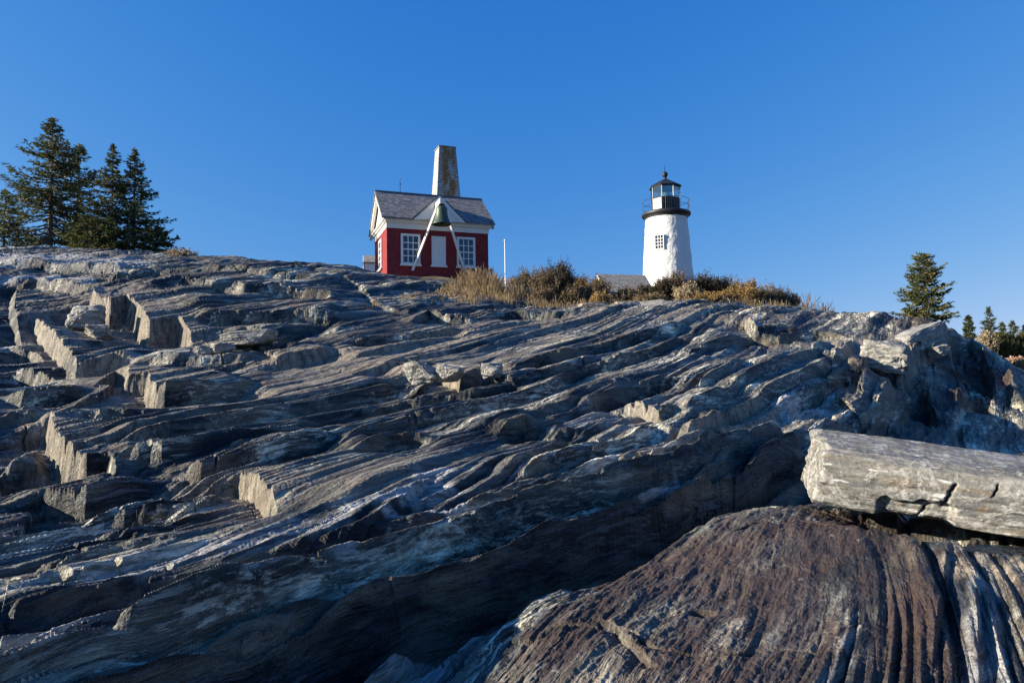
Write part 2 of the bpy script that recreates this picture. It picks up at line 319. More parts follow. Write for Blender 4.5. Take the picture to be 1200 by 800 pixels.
    for lam, wgt_, sd_ in ((.95, .30, 211), (.34, .40, 213), (.12, .30, 215)):
        q = vv/lam+.15*pn(u/(lam*9), v/(lam*2), sd_); c = np.floor(q); f = q-c
        e = np.minimum(f, 1-f); bnd += wgt_*np.clip(.5+(hsh(c, c*0+3, sd_)-.5)*1.3+.8*pn(u/(lam*14), c*2.3+.4, sd_+1), 0, 1)
    mk[3] = np.clip((bnd-.5)*2.3+.5, 0, 1)
    gl = [L for L in LW if L[4] == 'g'][0][0]; m = np.nonzero((x > -3.2) & (x < 4.6) & (y > .8) & (y < 10.4))[0]      # shade painted into the stone colour along the wall of the gap
    d, s, al, tot = seg(gl, x[m], y[m]); sd = d*s+.10*nz[m]; gap_shade = sst(-.28, -.16, sd)*sst(.14, .05, sd)
    mk[3][m] *= 1-gap_shade; mk[0][m] *= 1-gap_shade; mk[1][m] *= 1-gap_shade
    return h, mk

def build_ground():
    th = np.concatenate([np.linspace(-180, -60, 50)[:-1], np.linspace(-60, -39, 90)[:-1], np.degrees(np.arctan(np.linspace(math.tan(math.radians(-39)), math.tan(math.radians(39)), NCOL))), np.linspace(39, 60, 90)[1:], np.linspace(60, 180, 50)[1:]])
    th = np.radians(th)
    rr = np.concatenate([np.exp(np.linspace(math.log(.15), math.log(2.2), 60))[:-1], np.exp(np.linspace(math.log(2.2), math.log(29), NROW))[:-1], np.exp(np.linspace(math.log(29), math.log(70), 160))[:-1], np.exp(np.linspace(math.log(70), math.log(3000), 110))])
    T, R = np.meshgrid(th, rr); x = (R*np.sin(T)).ravel(); y = (R*np.cos(T)).ravel(); r = R.ravel()
    h, mk = detail(x, y, r)
    far = sst(27, 34, r)*sst(-12, -7, x+.0*y)                                   # soil and turf beyond the crest
    z = fmacro(x, y)+h*(1-far)*sst(90, 40, r)+far*.25*fbm(x*.25, y*.25, 3, 101)+.22*sst(20, 26, r)*sst(60, 34, r)*np.abs(fbm(x*.5, y*.8, 4, 103))*(1-far)
    far = np.maximum(far, sst(40, 60, r))
    nr, nc = R.shape; co = np.stack([x, y, z+CAMZ], 1).astype(np.float32)
    idx = np.arange(nr*nc).reshape(nr, nc)
    q = np.stack([idx[:-1, :-1], idx[:-1, 1:], idx[1:, 1:], idx[1:, :-1]], -1).reshape(-1, 4)[:, ::-1]
    me = bpy.data.meshes.new('rock_ground'); me.vertices.add(len(co)); me.vertices.foreach_set('co', co.ravel())
    me.loops.add(q.size); me.loops.foreach_set('vertex_index', q.ravel().astype(np.int32))
    me.polygons.add(len(q)); me.polygons.foreach_set('loop_start', np.arange(0, q.size, 4, dtype=np.int32)); me.polygons.foreach_set('loop_total', np.full(len(q), 4, np.int32))
    me.update(calc_edges=True)
    at_ = me.attributes.new('stone', 'FLOAT_COLOR', 'POINT')
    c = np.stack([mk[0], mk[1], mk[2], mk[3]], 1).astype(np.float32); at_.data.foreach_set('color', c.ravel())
    a2 = me.attributes.new('turf', 'FLOAT', 'POINT'); a2.data.foreach_set('value', far.astype(np.float32))
    o = bpy.data.objects.new('rock_ground', me); SC.collection.objects.link(o); o['kind'] = 'structure'
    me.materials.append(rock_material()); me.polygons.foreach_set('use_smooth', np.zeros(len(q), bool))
    return o
# ------------------------------------------------------------------ materials
def mat(name):
    m = bpy.data.materials.new(name); m.use_nodes = True
    return m, m.node_tree, m.node_tree.nodes['Principled BSDF']
class N:
    def __init__(s, nt): s.nt = nt
    def new(s, t, **kw):
        n_ = s.nt.nodes.new(t)
        for k, v in kw.items():
            if k in n_.inputs: n_.inputs[k].default_value = v
            else: setattr(n_, k, v)
        return n_
    def l(s, a, b): s.nt.links.new(a, b)
    def noise(s, vec, scale, det=5, rough=.55, dist=0):
        n_ = s.nt.nodes.new('ShaderNodeTexNoise'); n_.inputs['Scale'].default_value = scale; n_.inputs['Detail'].default_value = det
        n_.inputs['Roughness'].default_value = rough; n_.inputs['Distortion'].default_value = dist
        if vec is not None: s.l(vec, n_.inputs['Vector'])
        return n_.outputs['Fac']
    def ramp(s, fac, stops):
        r = s.nt.nodes.new('ShaderNodeValToRGB'); e = r.color_ramp.elements
        while len(e) < len(stops): e.new(.5)
        for el, (p, c) in zip(e, stops):
            el.position = p; el.color = (c if hasattr(c, '__len__') else (c, c, c))+(1,) if hasattr(c, '__len__') else (c, c, c, 1)
        s.l(fac, r.inputs[0]); return r.outputs[0]
    def mix(s, f, a, b, mode='MIX'):
        m_ = s.nt.nodes.new('ShaderNodeMix'); m_.data_type = 'RGBA'; m_.blend_type = mode
        for i, v in ((0, f), (6, a), (7, b)):
            if hasattr(v, 'is_linked'): s.l(v, m_.inputs[i])
            else: m_.inputs[i].default_value = (v+(1,)) if hasattr(v, '__len__') else v
        return m_.outputs[2]
    def math(s, op, a, b=0.0, c=None):
        m_ = s.nt.nodes.new('ShaderNodeMath'); m_.operation = op
        for i, v in enumerate((a, b) if c is None else (a, b, c)):
            if hasattr(v, 'is_linked'): s.l(v, m_.inputs[i])
            else: m_.inputs[i].default_value = v
        return m_.outputs[0]
    def mapping(s, vec, rot=(0, 0, 0), sc=(1, 1, 1)):
        m_ = s.nt.nodes.new('ShaderNodeMapping'); m_.inputs['Rotation'].default_value = rot; m_.inputs['Scale'].default_value = sc
        s.l(vec, m_.inputs['Vector']); return m_.outputs[0]
    def bump(s, h, strength, dist, normal=None):
        b = s.nt.nodes.new('ShaderNodeBump'); b.inputs['Strength'].default_value = strength; b.inputs['Distance'].default_value = dist
        s.l(h, b.inputs['Height'])
        if normal is not None: s.l(normal, b.inputs['Normal'])
        return b.outputs[0]
def rock_material():
    m, nt, bs = mat('layered_rock'); g = N(nt)
    geo = nt.nodes.new('ShaderNodeNewGeometry'); P = geo.outputs['Position']
    ang = math.atan2(SD[1], SD[0])
    R1 = g.mapping(P, rot=(0, 0, -ang))
    wrp = g.new('ShaderNodeTexNoise', Scale=.5, Detail=3.0); g.l(R1, wrp.inputs['Vector'])
    ad = g.new('ShaderNodeVectorMath', operation='MULTIPLY_ADD'); g.l(wrp.outputs['Color'], ad.inputs[0]); ad.inputs[1].default_value = (.6, .6, .6); g.l(R1, ad.inputs[2])
    V = ad.outputs[0]
    st = g.mapping(V, sc=(.22, 2.6, 3.2)); st2 = g.mapping(V, sc=(.8, 14, 16)); st3 = g.mapping(V, sc=(2.5, 45, 50))
    n1 = g.noise(st, 1.0, 6, .6); n2 = g.noise(st2, 1.0, 5, .6); n3 = g.noise(st3, 1.0, 4, .6); iso = g.noise(P, 1.6, 6, .6); fine = g.noise(P, 28, 5, .65)
    att0 = g.new('ShaderNodeAttribute', attribute_name='stone')
    base = g.ramp(n1, [(.32, (.006, .008, .010)), (.45, (.017, .020, .022)), (.56, (.052, .057, .056)), (.67, (.31, .295, .25))])
    str_ = g.ramp(n2, [(.32, .28), (.5, .9), (.66, 2.1)])
    col = g.mix(1.0, base, str_, 'MULTIPLY')
    col = g.mix(.8, col, g.ramp(n3, [(.3, .65), (.65, 1.35)]), 'MULTIPLY')
    col = g.mix(.7, col, g.ramp(fine, [(.3, .7), (.7, 1.3)]), 'MULTIPLY')
    fl1 = g.ramp(g.noise(g.mapping(V, sc=(1.6, 17, 17)), 1.0, 8, .78), [(.50, 0.0), (.56, 1.0)]); fl0 = g.ramp(g.noise(g.mapping(V, sc=(.3, 1.1, 1.1)), 1.0, 4, .6), [(.42, .0), (.62, 1.0)])
    col = g.mix(g.math('MULTIPLY', g.math('MULTIPLY', fl1, fl0), .8), col, g.mix(iso, (.26, .27, .27), (.55, .53, .48)))
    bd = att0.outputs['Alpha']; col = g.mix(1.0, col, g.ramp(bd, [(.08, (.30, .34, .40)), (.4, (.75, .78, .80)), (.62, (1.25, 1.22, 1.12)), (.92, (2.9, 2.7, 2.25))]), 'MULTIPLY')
    dk = g.ramp(g.noise(g.mapping(V, sc=(1.2, 20, 22)), 1.0, 7, .75), [(.36, .8), (.44, 0.0)]); col = g.mix(dk, col, (.016, .018, .02))
    tanb = g.ramp(g.noise(g.mapping(V, sc=(.25, 1.8, 1.8)), 1.3, 5, .65), [(.49, 0.0), (.62, .7)]); col = g.mix(tanb, col, g.mix(n2, (.10, .085, .06), (.33, .28, .20)))
    rustn = g.ramp(g.noise(P, .7, 5, .6), [(.55, 0.0), (.72, 1.0)])
    col = g.mix(g.math('MULTIPLY', rustn, .45), col, (.19, .12, .075))
    att = g.new('ShaderNodeAttribute', attribute_name='stone'); sp = nt.nodes.new('ShaderNodeSeparateColor'); g.l(att.outputs['Color'], sp.inputs[0])
    crk = nt.nodes.new('ShaderNodeTexVoronoi'); crk.feature = 'DISTANCE_TO_EDGE'; crk.inputs['Scale'].default_value = 5.0; g.l(g.mapping(V, sc=(.8, 2, 2)), crk.inputs['Vector'])
    crf = g.ramp(crk.outputs['Distance'], [(0, .6), (.04, 1.0)])
    q = g.mix(1.0, g.mix(iso, (.50, .49, .46), (.66, .64, .59)), crf, 'MULTIPLY')
    q = g.mix(.6, q, g.ramp(fine, [(.3, .7), (.7, 1.2)]), 'MULTIPLY')
    col = g.mix(g.math('MINIMUM', g.math('MULTIPLY', sp.outputs[0], g.ramp(n2, [(.38, .25), (.55, 1.0)])), 1.0), col, q)
    ru = g.mix(n2, (.018, .015, .014), (.115, .070, .050))
    col = g.mix(g.math('MULTIPLY', g.math('MINIMUM', sp.outputs[1], 1.0), g.ramp(iso, [(.3, .35), (.6, .95)])), col, g.mix(.5, ru, g.ramp(fine, [(.3, .6), (.7, 1.3)]), 'MULTIPLY'))
    crk2 = nt.nodes.new('ShaderNodeTexVoronoi'); crk2.feature = 'DISTANCE_TO_EDGE'; crk2.inputs['Scale'].default_value = 3.0; g.l(g.mapping(V, sc=(2.4, 2.2, .7)), crk2.inputs['Vector'])
    cf2 = g.ramp(crk2.outputs['Distance'], [(0, .25), (.05, 1.0)])
    ta = g.mix(g.ramp(g.noise(g.mapping(V, sc=(7, 7, 1.1)), 1.0, 6, .7), [(.38, 0.0), (.62, 1.0)]), (.13, .105, .075), (.44, .375, .28))
    col = g.mix(g.math('MINIMUM', sp.outputs[2], .85), col, g.mix(.8, g.mix(.8, ta, cf2, 'MULTIPLY'), g.ramp(fine, [(.3, .6), (.7, 1.25)]), 'MULTIPLY'))
    # lichen specks
    li = g.ramp(g.noise(P, 9, 4, .7), [(.62, 0.0), (.68, 1.0)]); li = g.math('MULTIPLY', li, g.ramp(g.noise(P, .5, 2), [(.45, 0.0), (.6, .7)]))
    col = g.mix(li, col, (.34, .34, .31))
    tf = g.new('ShaderNodeAttribute', attribute_name='turf')
    turf = g.mix(g.noise(P, 2.0, 5), (.10, .08, .035), (.26, .19, .09))
    col = g.mix(tf.outputs['Fac'], col, turf)
    g.l(col, bs.inputs['Base Color'])
    g.l(g.ramp(n2, [(.3, .42), (.7, .75)]), bs.inputs['Roughness']); bs.inputs['Specular IOR Level'].default_value = .35
    b1 = g.bump(g.math('ADD', n2, g.math('MULTIPLY', n1, .5)), .95, .09)
    b2 = g.bump(g.math('ADD', n3, g.math('MULTIPLY', crf, .15)), .9, .035, b1)
    b3 = g.bump(fine, .8, .02, b2)
    g.l(b3, bs.inputs['Normal'])
    return m
NCOL, NROW = 1250, 1150
ground = build_ground()
# ------------------------------------------------------------------ helpers for things
def coll(o):
    SC.collection.objects.link(o); return o
def thing(name, label, cat, loc, rz=0, group=None):
    o = coll(bpy.data.objects.new(name, None)); o.location = loc; o.rotation_euler = (0, 0, rz); o.empty_display_size = .3
    tag(o, label, cat, group); return o
def tag(o, label, cat, group=None):
    o['label'] = label; o['category'] = cat
    if group: o['group'] = group
class MB:
    def __init__(s): s.v = []; s.f = []; s.m = []
    def poly(s, pts, mi=0):
        k = len(s.v); s.v += [tuple(p) for p in pts]; s.f.append(tuple(range(k, k+len(pts)))); s.m.append(mi)
    def prism(s, base, top, mi=0):                       # two rings of equal length
        k = len(s.v); n_ = len(base); s.v += [tuple(p) for p in base]+[tuple(p) for p in top]
        s.f.append(tuple(range(k, k+n_))[::-1]); s.f.append(tuple(range(k+n_, k+2*n_)))
        for i in range(n_):
            j = (i+1) % n_; s.f.append((k+i, k+j, k+n_+j, k+n_+i))
        s.m += [mi]*(n_+2)
    def box(s, x0, x1, y0, y1, z0, z1, mi=0):
        s.prism([(x0, y0, z0), (x1, y0, z0), (x1, y1, z0), (x0, y1, z0)], [(x0, y0, z1), (x1, y0, z1), (x1, y1, z1), (x0, y1, z1)], mi)
    def bar(s, a, b, w, h=None, mi=0):                   # square bar from a to b
        a = Vector(a); b = Vector(b); d = (b-a).normalized(); up = Vector((0, 0, 1)) if abs(d.z) < .95 else Vector((1, 0, 0))
        r = d.cross(up).normalized(); t = r.cross(d); h = h or w; q = [r*w/2+t*h/2, -r*w/2+t*h/2, -r*w/2-t*h/2, r*w/2-t*h/2]
        s.prism([a+e for e in q], [b+e for e in q], mi)
    def tube(s, pts, rad, n_=8, mi=0, cap=True):
        pts = [Vector(p) for p in pts]; rad = rad if hasattr(rad, '__len__') else [rad]*len(pts); k = len(s.v)
        for i, p in enumerate(pts):
            d = (pts[min(i+1, len(pts)-1)]-pts[max(i-1, 0)]).normalized(); up = Vector((0, 0, 1)) if abs(d.z) < .9 else Vector((1, 0, 0))
            r = d.cross(up).normalized(); t = r.cross(d)
            for j in range(n_):
                a = 2*math.pi*j/n_; s.v.append(tuple(p+(r*math.cos(a)+t*math.sin(a))*rad[i]))
        for i in range(len(pts)-1):
            for j in range(n_):
                j2 = (j+1) % n_; s.f.append((k+i*n_+j, k+i*n_+j2, k+(i+1)*n_+j2, k+(i+1)*n_+j)); s.m.append(mi)
        if cap:
            s.f.append(tuple(k+j for j in range(n_))[::-1]); s.f.append(tuple(k+(len(pts)-1)*n_+j for j in range(n_))); s.m += [mi]*2
    def lathe(s, prof, n_=32, c=(0, 0, 0), mi=0, a0=0):  # prof of (radius, z)
        k = len(s.v)
        for (r, z) in prof:
            for j in range(n_):
                a = a0+2*math.pi*j/n_; s.v.append((c[0]+r*math.cos(a), c[1]+r*math.sin(a), c[2]+z))
        for i in range(len(prof)-1):
            for j in range(n_):
                j2 = (j+1) % n_; s.f.append((k+i*n_+j, k+i*n_+j2, k+(i+1)*n_+j2, k+(i+1)*n_+j)); s.m.append(mi)
    def build(s, name, mats, parent=None, smooth=False):
        me = bpy.data.meshes.new(name); me.from_pydata(s.v, [], s.f)
        bm = bmesh.new(); bm.from_mesh(me); bmesh.ops.recalc_face_normals(bm, faces=bm.faces); bm.to_mesh(me); bm.free()
        for m_ in (mats if isinstance(mats, (list, tuple)) else [mats]): me.materials.append(m_)
        for p, mi in zip(me.polygons, s.m): p.material_index = mi; p.use_smooth = smooth
        o = coll(bpy.data.objects.new(name, me)); o.parent = parent; return o
def gz(x, y): return float(fmacro(np.array([x]), np.array([y]))[0])+CAMZ
def world(px, py, y): p = at(px, py, y); return Vector((p[0], p[1], p[2]+CAMZ))
# ------------------------------------------------------------------ materials of built things
def painted(name, col, rough=.5, var=.12, scale=6, bump=.15, dirt=None, metallic=0, spec=.4):
    m, nt, bs = mat(name); g = N(nt); tc = nt.nodes.new('ShaderNodeTexCoord'); P = tc.outputs['Object']
    n_ = g.noise(P, scale, 5, .6); c = g.mix(n_, tuple(x*(1-var) for x in col), tuple(min(1, x*(1+var)) for x in col))
    if dirt:
        d = g.ramp(g.noise(g.mapping(P, sc=(1, 1, .35)), scale*.5, 6, .7), [(.52, 0.0), (.72, 1.0)]); c = g.mix(g.math('MULTIPLY', d, dirt[1]), c, dirt[0])
    g.l(c, bs.inputs['Base Color']); bs.inputs['Roughness'].default_value = rough; bs.inputs['Metallic'].default_value = metallic
    bs.inputs['Specular IOR Level'].default_value = spec
    g.l(g.bump(g.noise(P, scale*5, 4, .6), bump, .01), bs.inputs['Normal']); return m
def brick_like(name, c1, c2, mortar, bw, bh, ms=.01, bump=.4, vary=.5, patch=None, axis='XZ', rough=.85):
    m, nt, bs = mat(name); g = N(nt); tc = nt.nodes.new('ShaderNodeTexCoord'); P = tc.outputs['Object']
    s_ = nt.nodes.new('ShaderNodeSeparateXYZ'); g.l(P, s_.inputs[0]); cb = nt.nodes.new('ShaderNodeCombineXYZ')
    g.l(g.math('ADD', s_.outputs[0], s_.outputs[1]), cb.inputs[0]); g.l(s_.outputs[2], cb.inputs[1])
    b = nt.nodes.new('ShaderNodeTexBrick'); b.inputs['Scale'].default_value = 1; b.inputs['Brick Width'].default_value = bw; b.inputs['Row Height'].default_value = bh
    b.inputs['Mortar Size'].default_value = ms; b.inputs['Bias'].default_value = 0; b.inputs['Mortar Smooth'].default_value = .2
    b.inputs['Color1'].default_value = c1+(1,); b.inputs['Color2'].default_value = c2+(1,); b.inputs['Mortar'].default_value = mortar+(1,)
    wv = g.new('ShaderNodeVectorMath', operation='MULTIPLY_ADD'); nn = nt.nodes.new('ShaderNodeTexNoise'); nn.inputs['Scale'].default_value = 3; g.l(P, nn.inputs['Vector'])
    g.l(nn.outputs['Color'], wv.inputs[0]); wv.inputs[1].default_value = (.02, .02, 0); g.l(cb.outputs[0], wv.inputs[2]); g.l(wv.outputs[0], b.inputs['Vector'])
    c = g.mix(vary, b.outputs['Color'], g.ramp(g.noise(P, 5, 6, .65), [(.3, .45), (.7, 1.5)]), 'MULTIPLY')
    if patch:
        pc, lo, hi, x0, x1 = patch
        f = g.ramp(g.noise(g.mapping(P, sc=(1.4, 1.4, .5)), 2.2, 5, .7), [(lo, 0.0), (hi, 1.0)])
        xr_ = g.math('ABSOLUTE', g.math('SUBTRACT', s_.outputs[0], patch[3])); f = g.math('MULTIPLY', f, g.ramp(xr_, [(.30, 1.0), (.46, 0.0)]))
        c = g.mix(f, c, g.mix(.7, pc, g.ramp(g.noise(P, 12, 4), [(.3, .5), (.7, 1.5)]), 'MULTIPLY'))
    g.l(c, bs.inputs['Base Color']); bs.inputs['Roughness'].default_value = rough; bs.inputs['Specular IOR Level'].default_value = .2
    h = g.math('SUBTRACT', g.math('MULTIPLY', g.noise(P, 30, 4), .4), g.math('MULTIPLY', b.outputs['Fac'], 1.0))
    g.l(g.bump(h, bump, .015), bs.inputs['Normal']); return m
M_white = painted('white_paint', (.70, .69, .65), .45, .05, 5, .1, ((.55, .53, .48), .35))
M_red = brick_like('red_painted_brick', (.19, .026, .028), (.24, .036, .036), (.15, .022, .024), .22, .075, .006, .35, .45)
M_redw = painted('red_paint', (.26, .025, .028), .6, .1)
M_roof = brick_like('dark_roof_shingle', (.15, .15, .155), (.29, .27, .26), (.08, .08, .085), .2, .13, .012, .8, .8)
M_shing = brick_like('weathered_shingle', (.40, .38, .36), (.55, .53, .50), (.12, .11, .10), .16, .11, .014, .9, .5, patch=((.28, .15, .055), .42, .52, 4.05, 4.05))
M_groof = brick_like('grey_roof_shingle', (.26, .24, .21), (.38, .35, .30), (.12, .11, .10), .22, .14, .012, .7, .7)
M_black = painted('black_iron', (.012, .014, .018), .55, .2, 4, .1)
M_bell = painted('green_bronze', (.06, .085, .062), .5, .35, 5, .2, ((.05, .055, .04), .7), metallic=.35)
M_wood = painted('bare_pole', (.62, .60, .55), .6, .15, 8)
def glass_mat(name, col=(.02, .03, .045), rough=.05):
    m, nt, bs = mat(name); bs.inputs['Base Color'].default_value = col+(1,); bs.inputs['Roughness'].default_value = rough; bs.inputs['Specular IOR Level'].default_value = .8; return m
M_pane = glass_mat('window_glass')
def clear_glass(name):
    m, nt, bs = mat(name); tr = nt.nodes.new('ShaderNodeBsdfTransparent'); tr.inputs[0].default_value = (.86, .93, .92, 1); gl = nt.nodes.new('ShaderNodeBsdfGlossy'); gl.inputs['Roughness'].default_value = .03
    mx = nt.nodes.new('ShaderNodeMixShader'); mx.inputs[0].default_value = .22; nt.links.new(tr.outputs[0], mx.inputs[1]); nt.links.new(gl.outputs[0], mx.inputs[2])
    nt.links.new(mx.outputs[0], nt.nodes['Material Output'].inputs['Surface']); return m
M_clear = clear_glass('lantern_glass')
M_lens = painted('lens_glass', (.22, .36, .33), .1, .3, 6, .2, spec=.9)
def stucco():
    m, nt, bs = mat('whitewashed_rubble'); g = N(nt); tc = nt.nodes.new('ShaderNodeTexCoord'); P = tc.outputs['Object']
    c = g.mix(g.noise(P, 2.5, 6, .65), (.60, .59, .55), (.74, .73, .69))
    d = g.ramp(g.noise(g.mapping(P, sc=(1.6, 1.6, .9)), 1.7, 7, .75), [(.66, 0.0), (.74, .7)]); c = g.mix(d, c, (.36, .27, .18))
    g.l(c, bs.inputs['Base Color']); bs.inputs['Roughness'].default_value = .8
    h = g.math('ADD', g.noise(P, 2.2, 6, .62), g.math('MULTIPLY', g.noise(P, 9, 5, .6), .25)); g.l(g.bump(h, .9, .12), bs.inputs['Normal']); return m
M_stucco = stucco()

# ------------------------------------------------------------------ sea
sea = MB(); ring = [(4500*math.cos(a), 4500*math.sin(a), 1.0) for a in np.linspace(0, 2*math.pi, 64, endpoint=False)]
sea.poly(ring); m, nt, bs = mat('sea_water'); bs.inputs['Base Color'].default_value = (.01, .03, .05, 1); bs.inputs['Roughness'].default_value = .12
g = N(nt); geo = nt.nodes.new('ShaderNodeNewGeometry'); g.l(g.bump(g.noise(geo.outputs['Position'], .6, 5), .5, .3), bs.inputs['Normal'])
so = sea.build('sea', m); so['kind'] = 'structure'

# ------------------------------------------------------------------ bell house
PHI = math.radians(20)
c0 = world(453.5, 326, 32.0)
HB = thing('bell_house', 'small red painted brick house with white gable trim, dark shingle roof and tall shingled tower', 'house', c0-Vector((0, 0, 0)), PHI)
WD, DP, EZ = 5.05, 3.7, 2.42                                    # front width, depth, wall height to the frieze
FR = .40; RZ = EZ+FR+1.75; OV = .26
b = MB()
b.box(0, WD, 0, DP, -1.2, EZ); b.build('wall', M_red, HB)
b = MB()                                                       # frieze and cornice boards
b.box(-.03, WD+.03, -.03, DP+.03, EZ, EZ+.27); b.box(-.12, WD+.12, -.16, DP+.16, EZ+.27, EZ+.36); b.box(-.2, WD+.2, -OV, DP+OV, EZ+.36, EZ+FR+.02)
b.build('cornice', M_white, HB)
b = MB(); mid = DP/2; zt = EZ+FR+.02
for x0, x1 in ((-.02, .02), (WD-.02, WD+.02)):
    b = MB(); b.prism([(x0, -.1, zt), (x1, -.1, zt), (x1, DP+.1, zt), (x0, DP+.1, zt)], [(x0, mid-.02, RZ-.08), (x1, mid-.02, RZ-.08), (x1, mid+.02, RZ-.08),  (x0, mid+.02, RZ-.08)]); b.build('gable', M_white, HB)
sl = (RZ-zt)/(mid+OV)
for x0, x1 in ((-.24, -.10), (WD+.10, WD+.24)):                 # raking boards
    for sgn in (0, 1):
        b = MB()
        def Y(y): return y if not sgn else DP-y
        b.prism([(x0, Y(-OV), zt-.02), (x1, Y(-OV), zt-.02), (x1, Y(mid), RZ-.06), (x0, Y(mid), RZ-.06)][::-1], [(x0, Y(-OV), zt-.24), (x1, Y(-OV), zt-.24), (x1, Y(mid), RZ-.30), (x0, Y(mid), RZ-.30)])
        b.build('raking_board', M_white, HB)
b = MB(); xl, xr = -.28, WD+.28
for sgn in (0, 1):
    def Y(y): return y if not sgn else DP-y
    y0 = Y(-OV-.06); y1 = Y(mid); za = zt-.06*sl
    b.prism([(xl, y0, za+.01), (xr, y0, za+.01), (xr, y1, RZ), (xl, y1, RZ)], [(xl, y0, za+.09), (xr, y0, za+.09), (xr, y1, RZ+.10), (xl, y1, RZ+.10)])
b.bar((xl, mid, RZ+.11), (xr, mid, RZ+.11), .10, .06)
b.build('roof', M_roof, HB)
# front gable (pediment) over the middle of the front
GX0, GX1, GA_ = 1.22, 3.80, 2.51; GH = 1.25; gf = -OV-.05
ped = MB(); zb = EZ+FR
ped.prism([(GX0+.15, gf-.01, zb), (GX1-.15, gf-.01, zb), (GA_, gf-.01, zb+GH-.1)], [(GX0+.15, gf+.06, zb), (GX1-.15, gf+.06, zb), (GA_, gf+.06, zb+GH-.1)])
for xa in (GX0, GX1):                                          # raking trim
    d = 1 if xa == GX0 else -1
    ped.prism([(xa, gf-.04, zb), (xa+.30*d, gf-.04, zb), (GA_, gf-.04, zb+GH-.26), (GA_, gf-.04, zb+GH)], [(xa, gf+.09, zb), (xa+.30*d, gf+.09, zb), (GA_, gf+.09, zb+GH-.26), (GA_, gf+.09, zb+GH)])
ped.prism([(GX0+.62, gf-.03, zb+.14), (GX1-.62, gf-.03, zb+.14), (GA_, gf-.03, zb+.80)], [(GX0+.62, gf-.012, zb+.14), (GX1-.62, gf-.012, zb+.14), (GA_, gf-.012, zb+.80)])
ped.build('pediment', M_white, HB)
b = MB(); yr = mid-.25                                          # little roof running back from the front gable
for xa in (GX0-.07, GX1+.07):
    back = -.05
    b.prism([(xa, gf-.06, zb-.02), (GA_, gf-.06, zb+GH), (GA_, GH/sl-OV+.1, zb+GH), (xa, -OV+.02, zb-.02)], [(xa, gf-.06, zb+.06), (GA_, gf-.06, zb+GH+.08), (GA_, GH/sl-OV+.1, zb+GH+.08), (xa, -OV+.02, zb+.06)])
b.build('dormer_roof', M_roof, HB)
def window(x0, x1, z0, z1, parent, yf=0.0, cols=3, rows=4, side=None):
    """multi-pane sash window on a wall at y = yf facing -y (or on the end wall when side is given)"""
    def mp(b_):
        if side is not None: b_.v = [(side+y, x, z) for x, y, z in b_.v]
        return b_
    f = MB(); t = .11; f.box(x0, x0+t, yf-.06, yf+.02, z0, z1); f.box(x1-t, x1, yf-.06, yf+.02, z0, z1); f.box(x0+t, x1-t, yf-.06, yf+.02, z1-t, z1)
    f.box(x0+t, x1-t, yf-.05, yf+.02, z0, z0+t*.7)
    w = mp(f).build('window', M_white, parent)
    s_ = MB(); s_.box(x0-.04, x1+.04, yf-.11, yf+.02, z0-.09, z0-.002); mp(s_).build('sill', M_white, w)
    g_ = MB(); g_.box(x0+t, x1-t, yf-.012, yf+.015, z0+t*.7, z1-t); mp(g_).build('pane', M_pane, w)
    u = MB(); W_ = x1-x0-2*t; H_ = z1-z0-1.7*t
    for i in range(1, cols): xx = x0+t+W_*i/cols; u.box(xx-.02, xx+.02, yf-.035, yf-.014, z0+t*.7, z1-t)
    for j in range(1, rows):
        zz = z0+t*.7+H_*j/rows; e = .03 if j == rows//2 else .02; u.box(x0+t, x1-t, yf-.040, yf-.013, zz-e, zz+e)
    mp(u).build('glazing_bar', M_white, w)
    return w
window(.66, 1.60, .72, 2.18, HB); window(3.42, 4.36, .72, 2.18, HB)
b = MB(); b.box(2.16, 2.86, -.05, .02, .72, 2.14); sh = b.build('shuttered_opening', M_white, HB)
b = MB(); b.box(2.24, 2.78, -.075, -.052, .8, 2.06); b.build('pale_panel', M_white, sh); b = MB(); b.box(2.10, 2.92, -.11, .02, .63, .718); b.build('sill', M_white, sh)
b = MB(); ww = window(1.3, 2.2, .72, 2.18, HB, side=0.0)
# shingled weight tower behind the ridge
TX, TY = 4.0, DP+.55; t0, t1, tz = .80, .47, RZ+3.45
b = MB(); b.prism([(TX-t0*1.15, TY-t0*1.15, EZ-1), (TX+t0*1.15, TY-t0*1.15, EZ-1), (TX+t0*1.15, TY+t0*1.15, EZ-1), (TX-t0*1.15, TY+t0*1.15, EZ-1)], [(TX-t1, TY-t1, tz), (TX+t1, TY-t1, tz), (TX+t1, TY+t1, tz), (TX-t1, TY+t1, tz)])
b.build('shingled_tower', M_shing, HB)
b = MB(); b.prism([(TX-t1-.04, TY-t1-.04, tz), (TX+t1+.04, TY-t1-.04, tz), (TX+t1+.04, TY+t1+.04, tz), (TX-t1-.04, TY+t1+.04, tz)], [(TX-t1-.03, TY-t1-.03, tz+.05), (TX+t1+.03, TY-t1-.03, tz+.05), (TX+t1+.03, TY+t1+.03, tz+.05), (TX-t1-.03, TY+t1+.03, tz+.05)]); b.build('tower_cap', M_shing, HB)
b = MB()
for dx in (-1, 1): b.bar((TX-t0*1.04, TY-t0*1.04*1.0, RZ-.4), (TX-t1-.0, TY-t1, tz), .03)
# bell bracket: beam out of the gable and two raking struts
by = -1.10; bx = 2.40; bz = EZ+FR+.62
b = MB(); b.box(bx-.13, bx+.13, by-.22, gf+.1, bz, bz+.24); b.build('bell_beam', M_white, HB)
for fx, sd_ in ((1.22, -1), (3.82, 1)):
    b = MB(); b.bar((fx, -.02, .42), (bx+.13*sd_, by+.02, bz+.05), .085, .10); b.build('bell_strut', M_white, HB)
b = MB(); b.bar((-.55, DP*.75, -.9), (-.02, DP*.55, .75), .16); b.build('side_brace', M_white, HB)
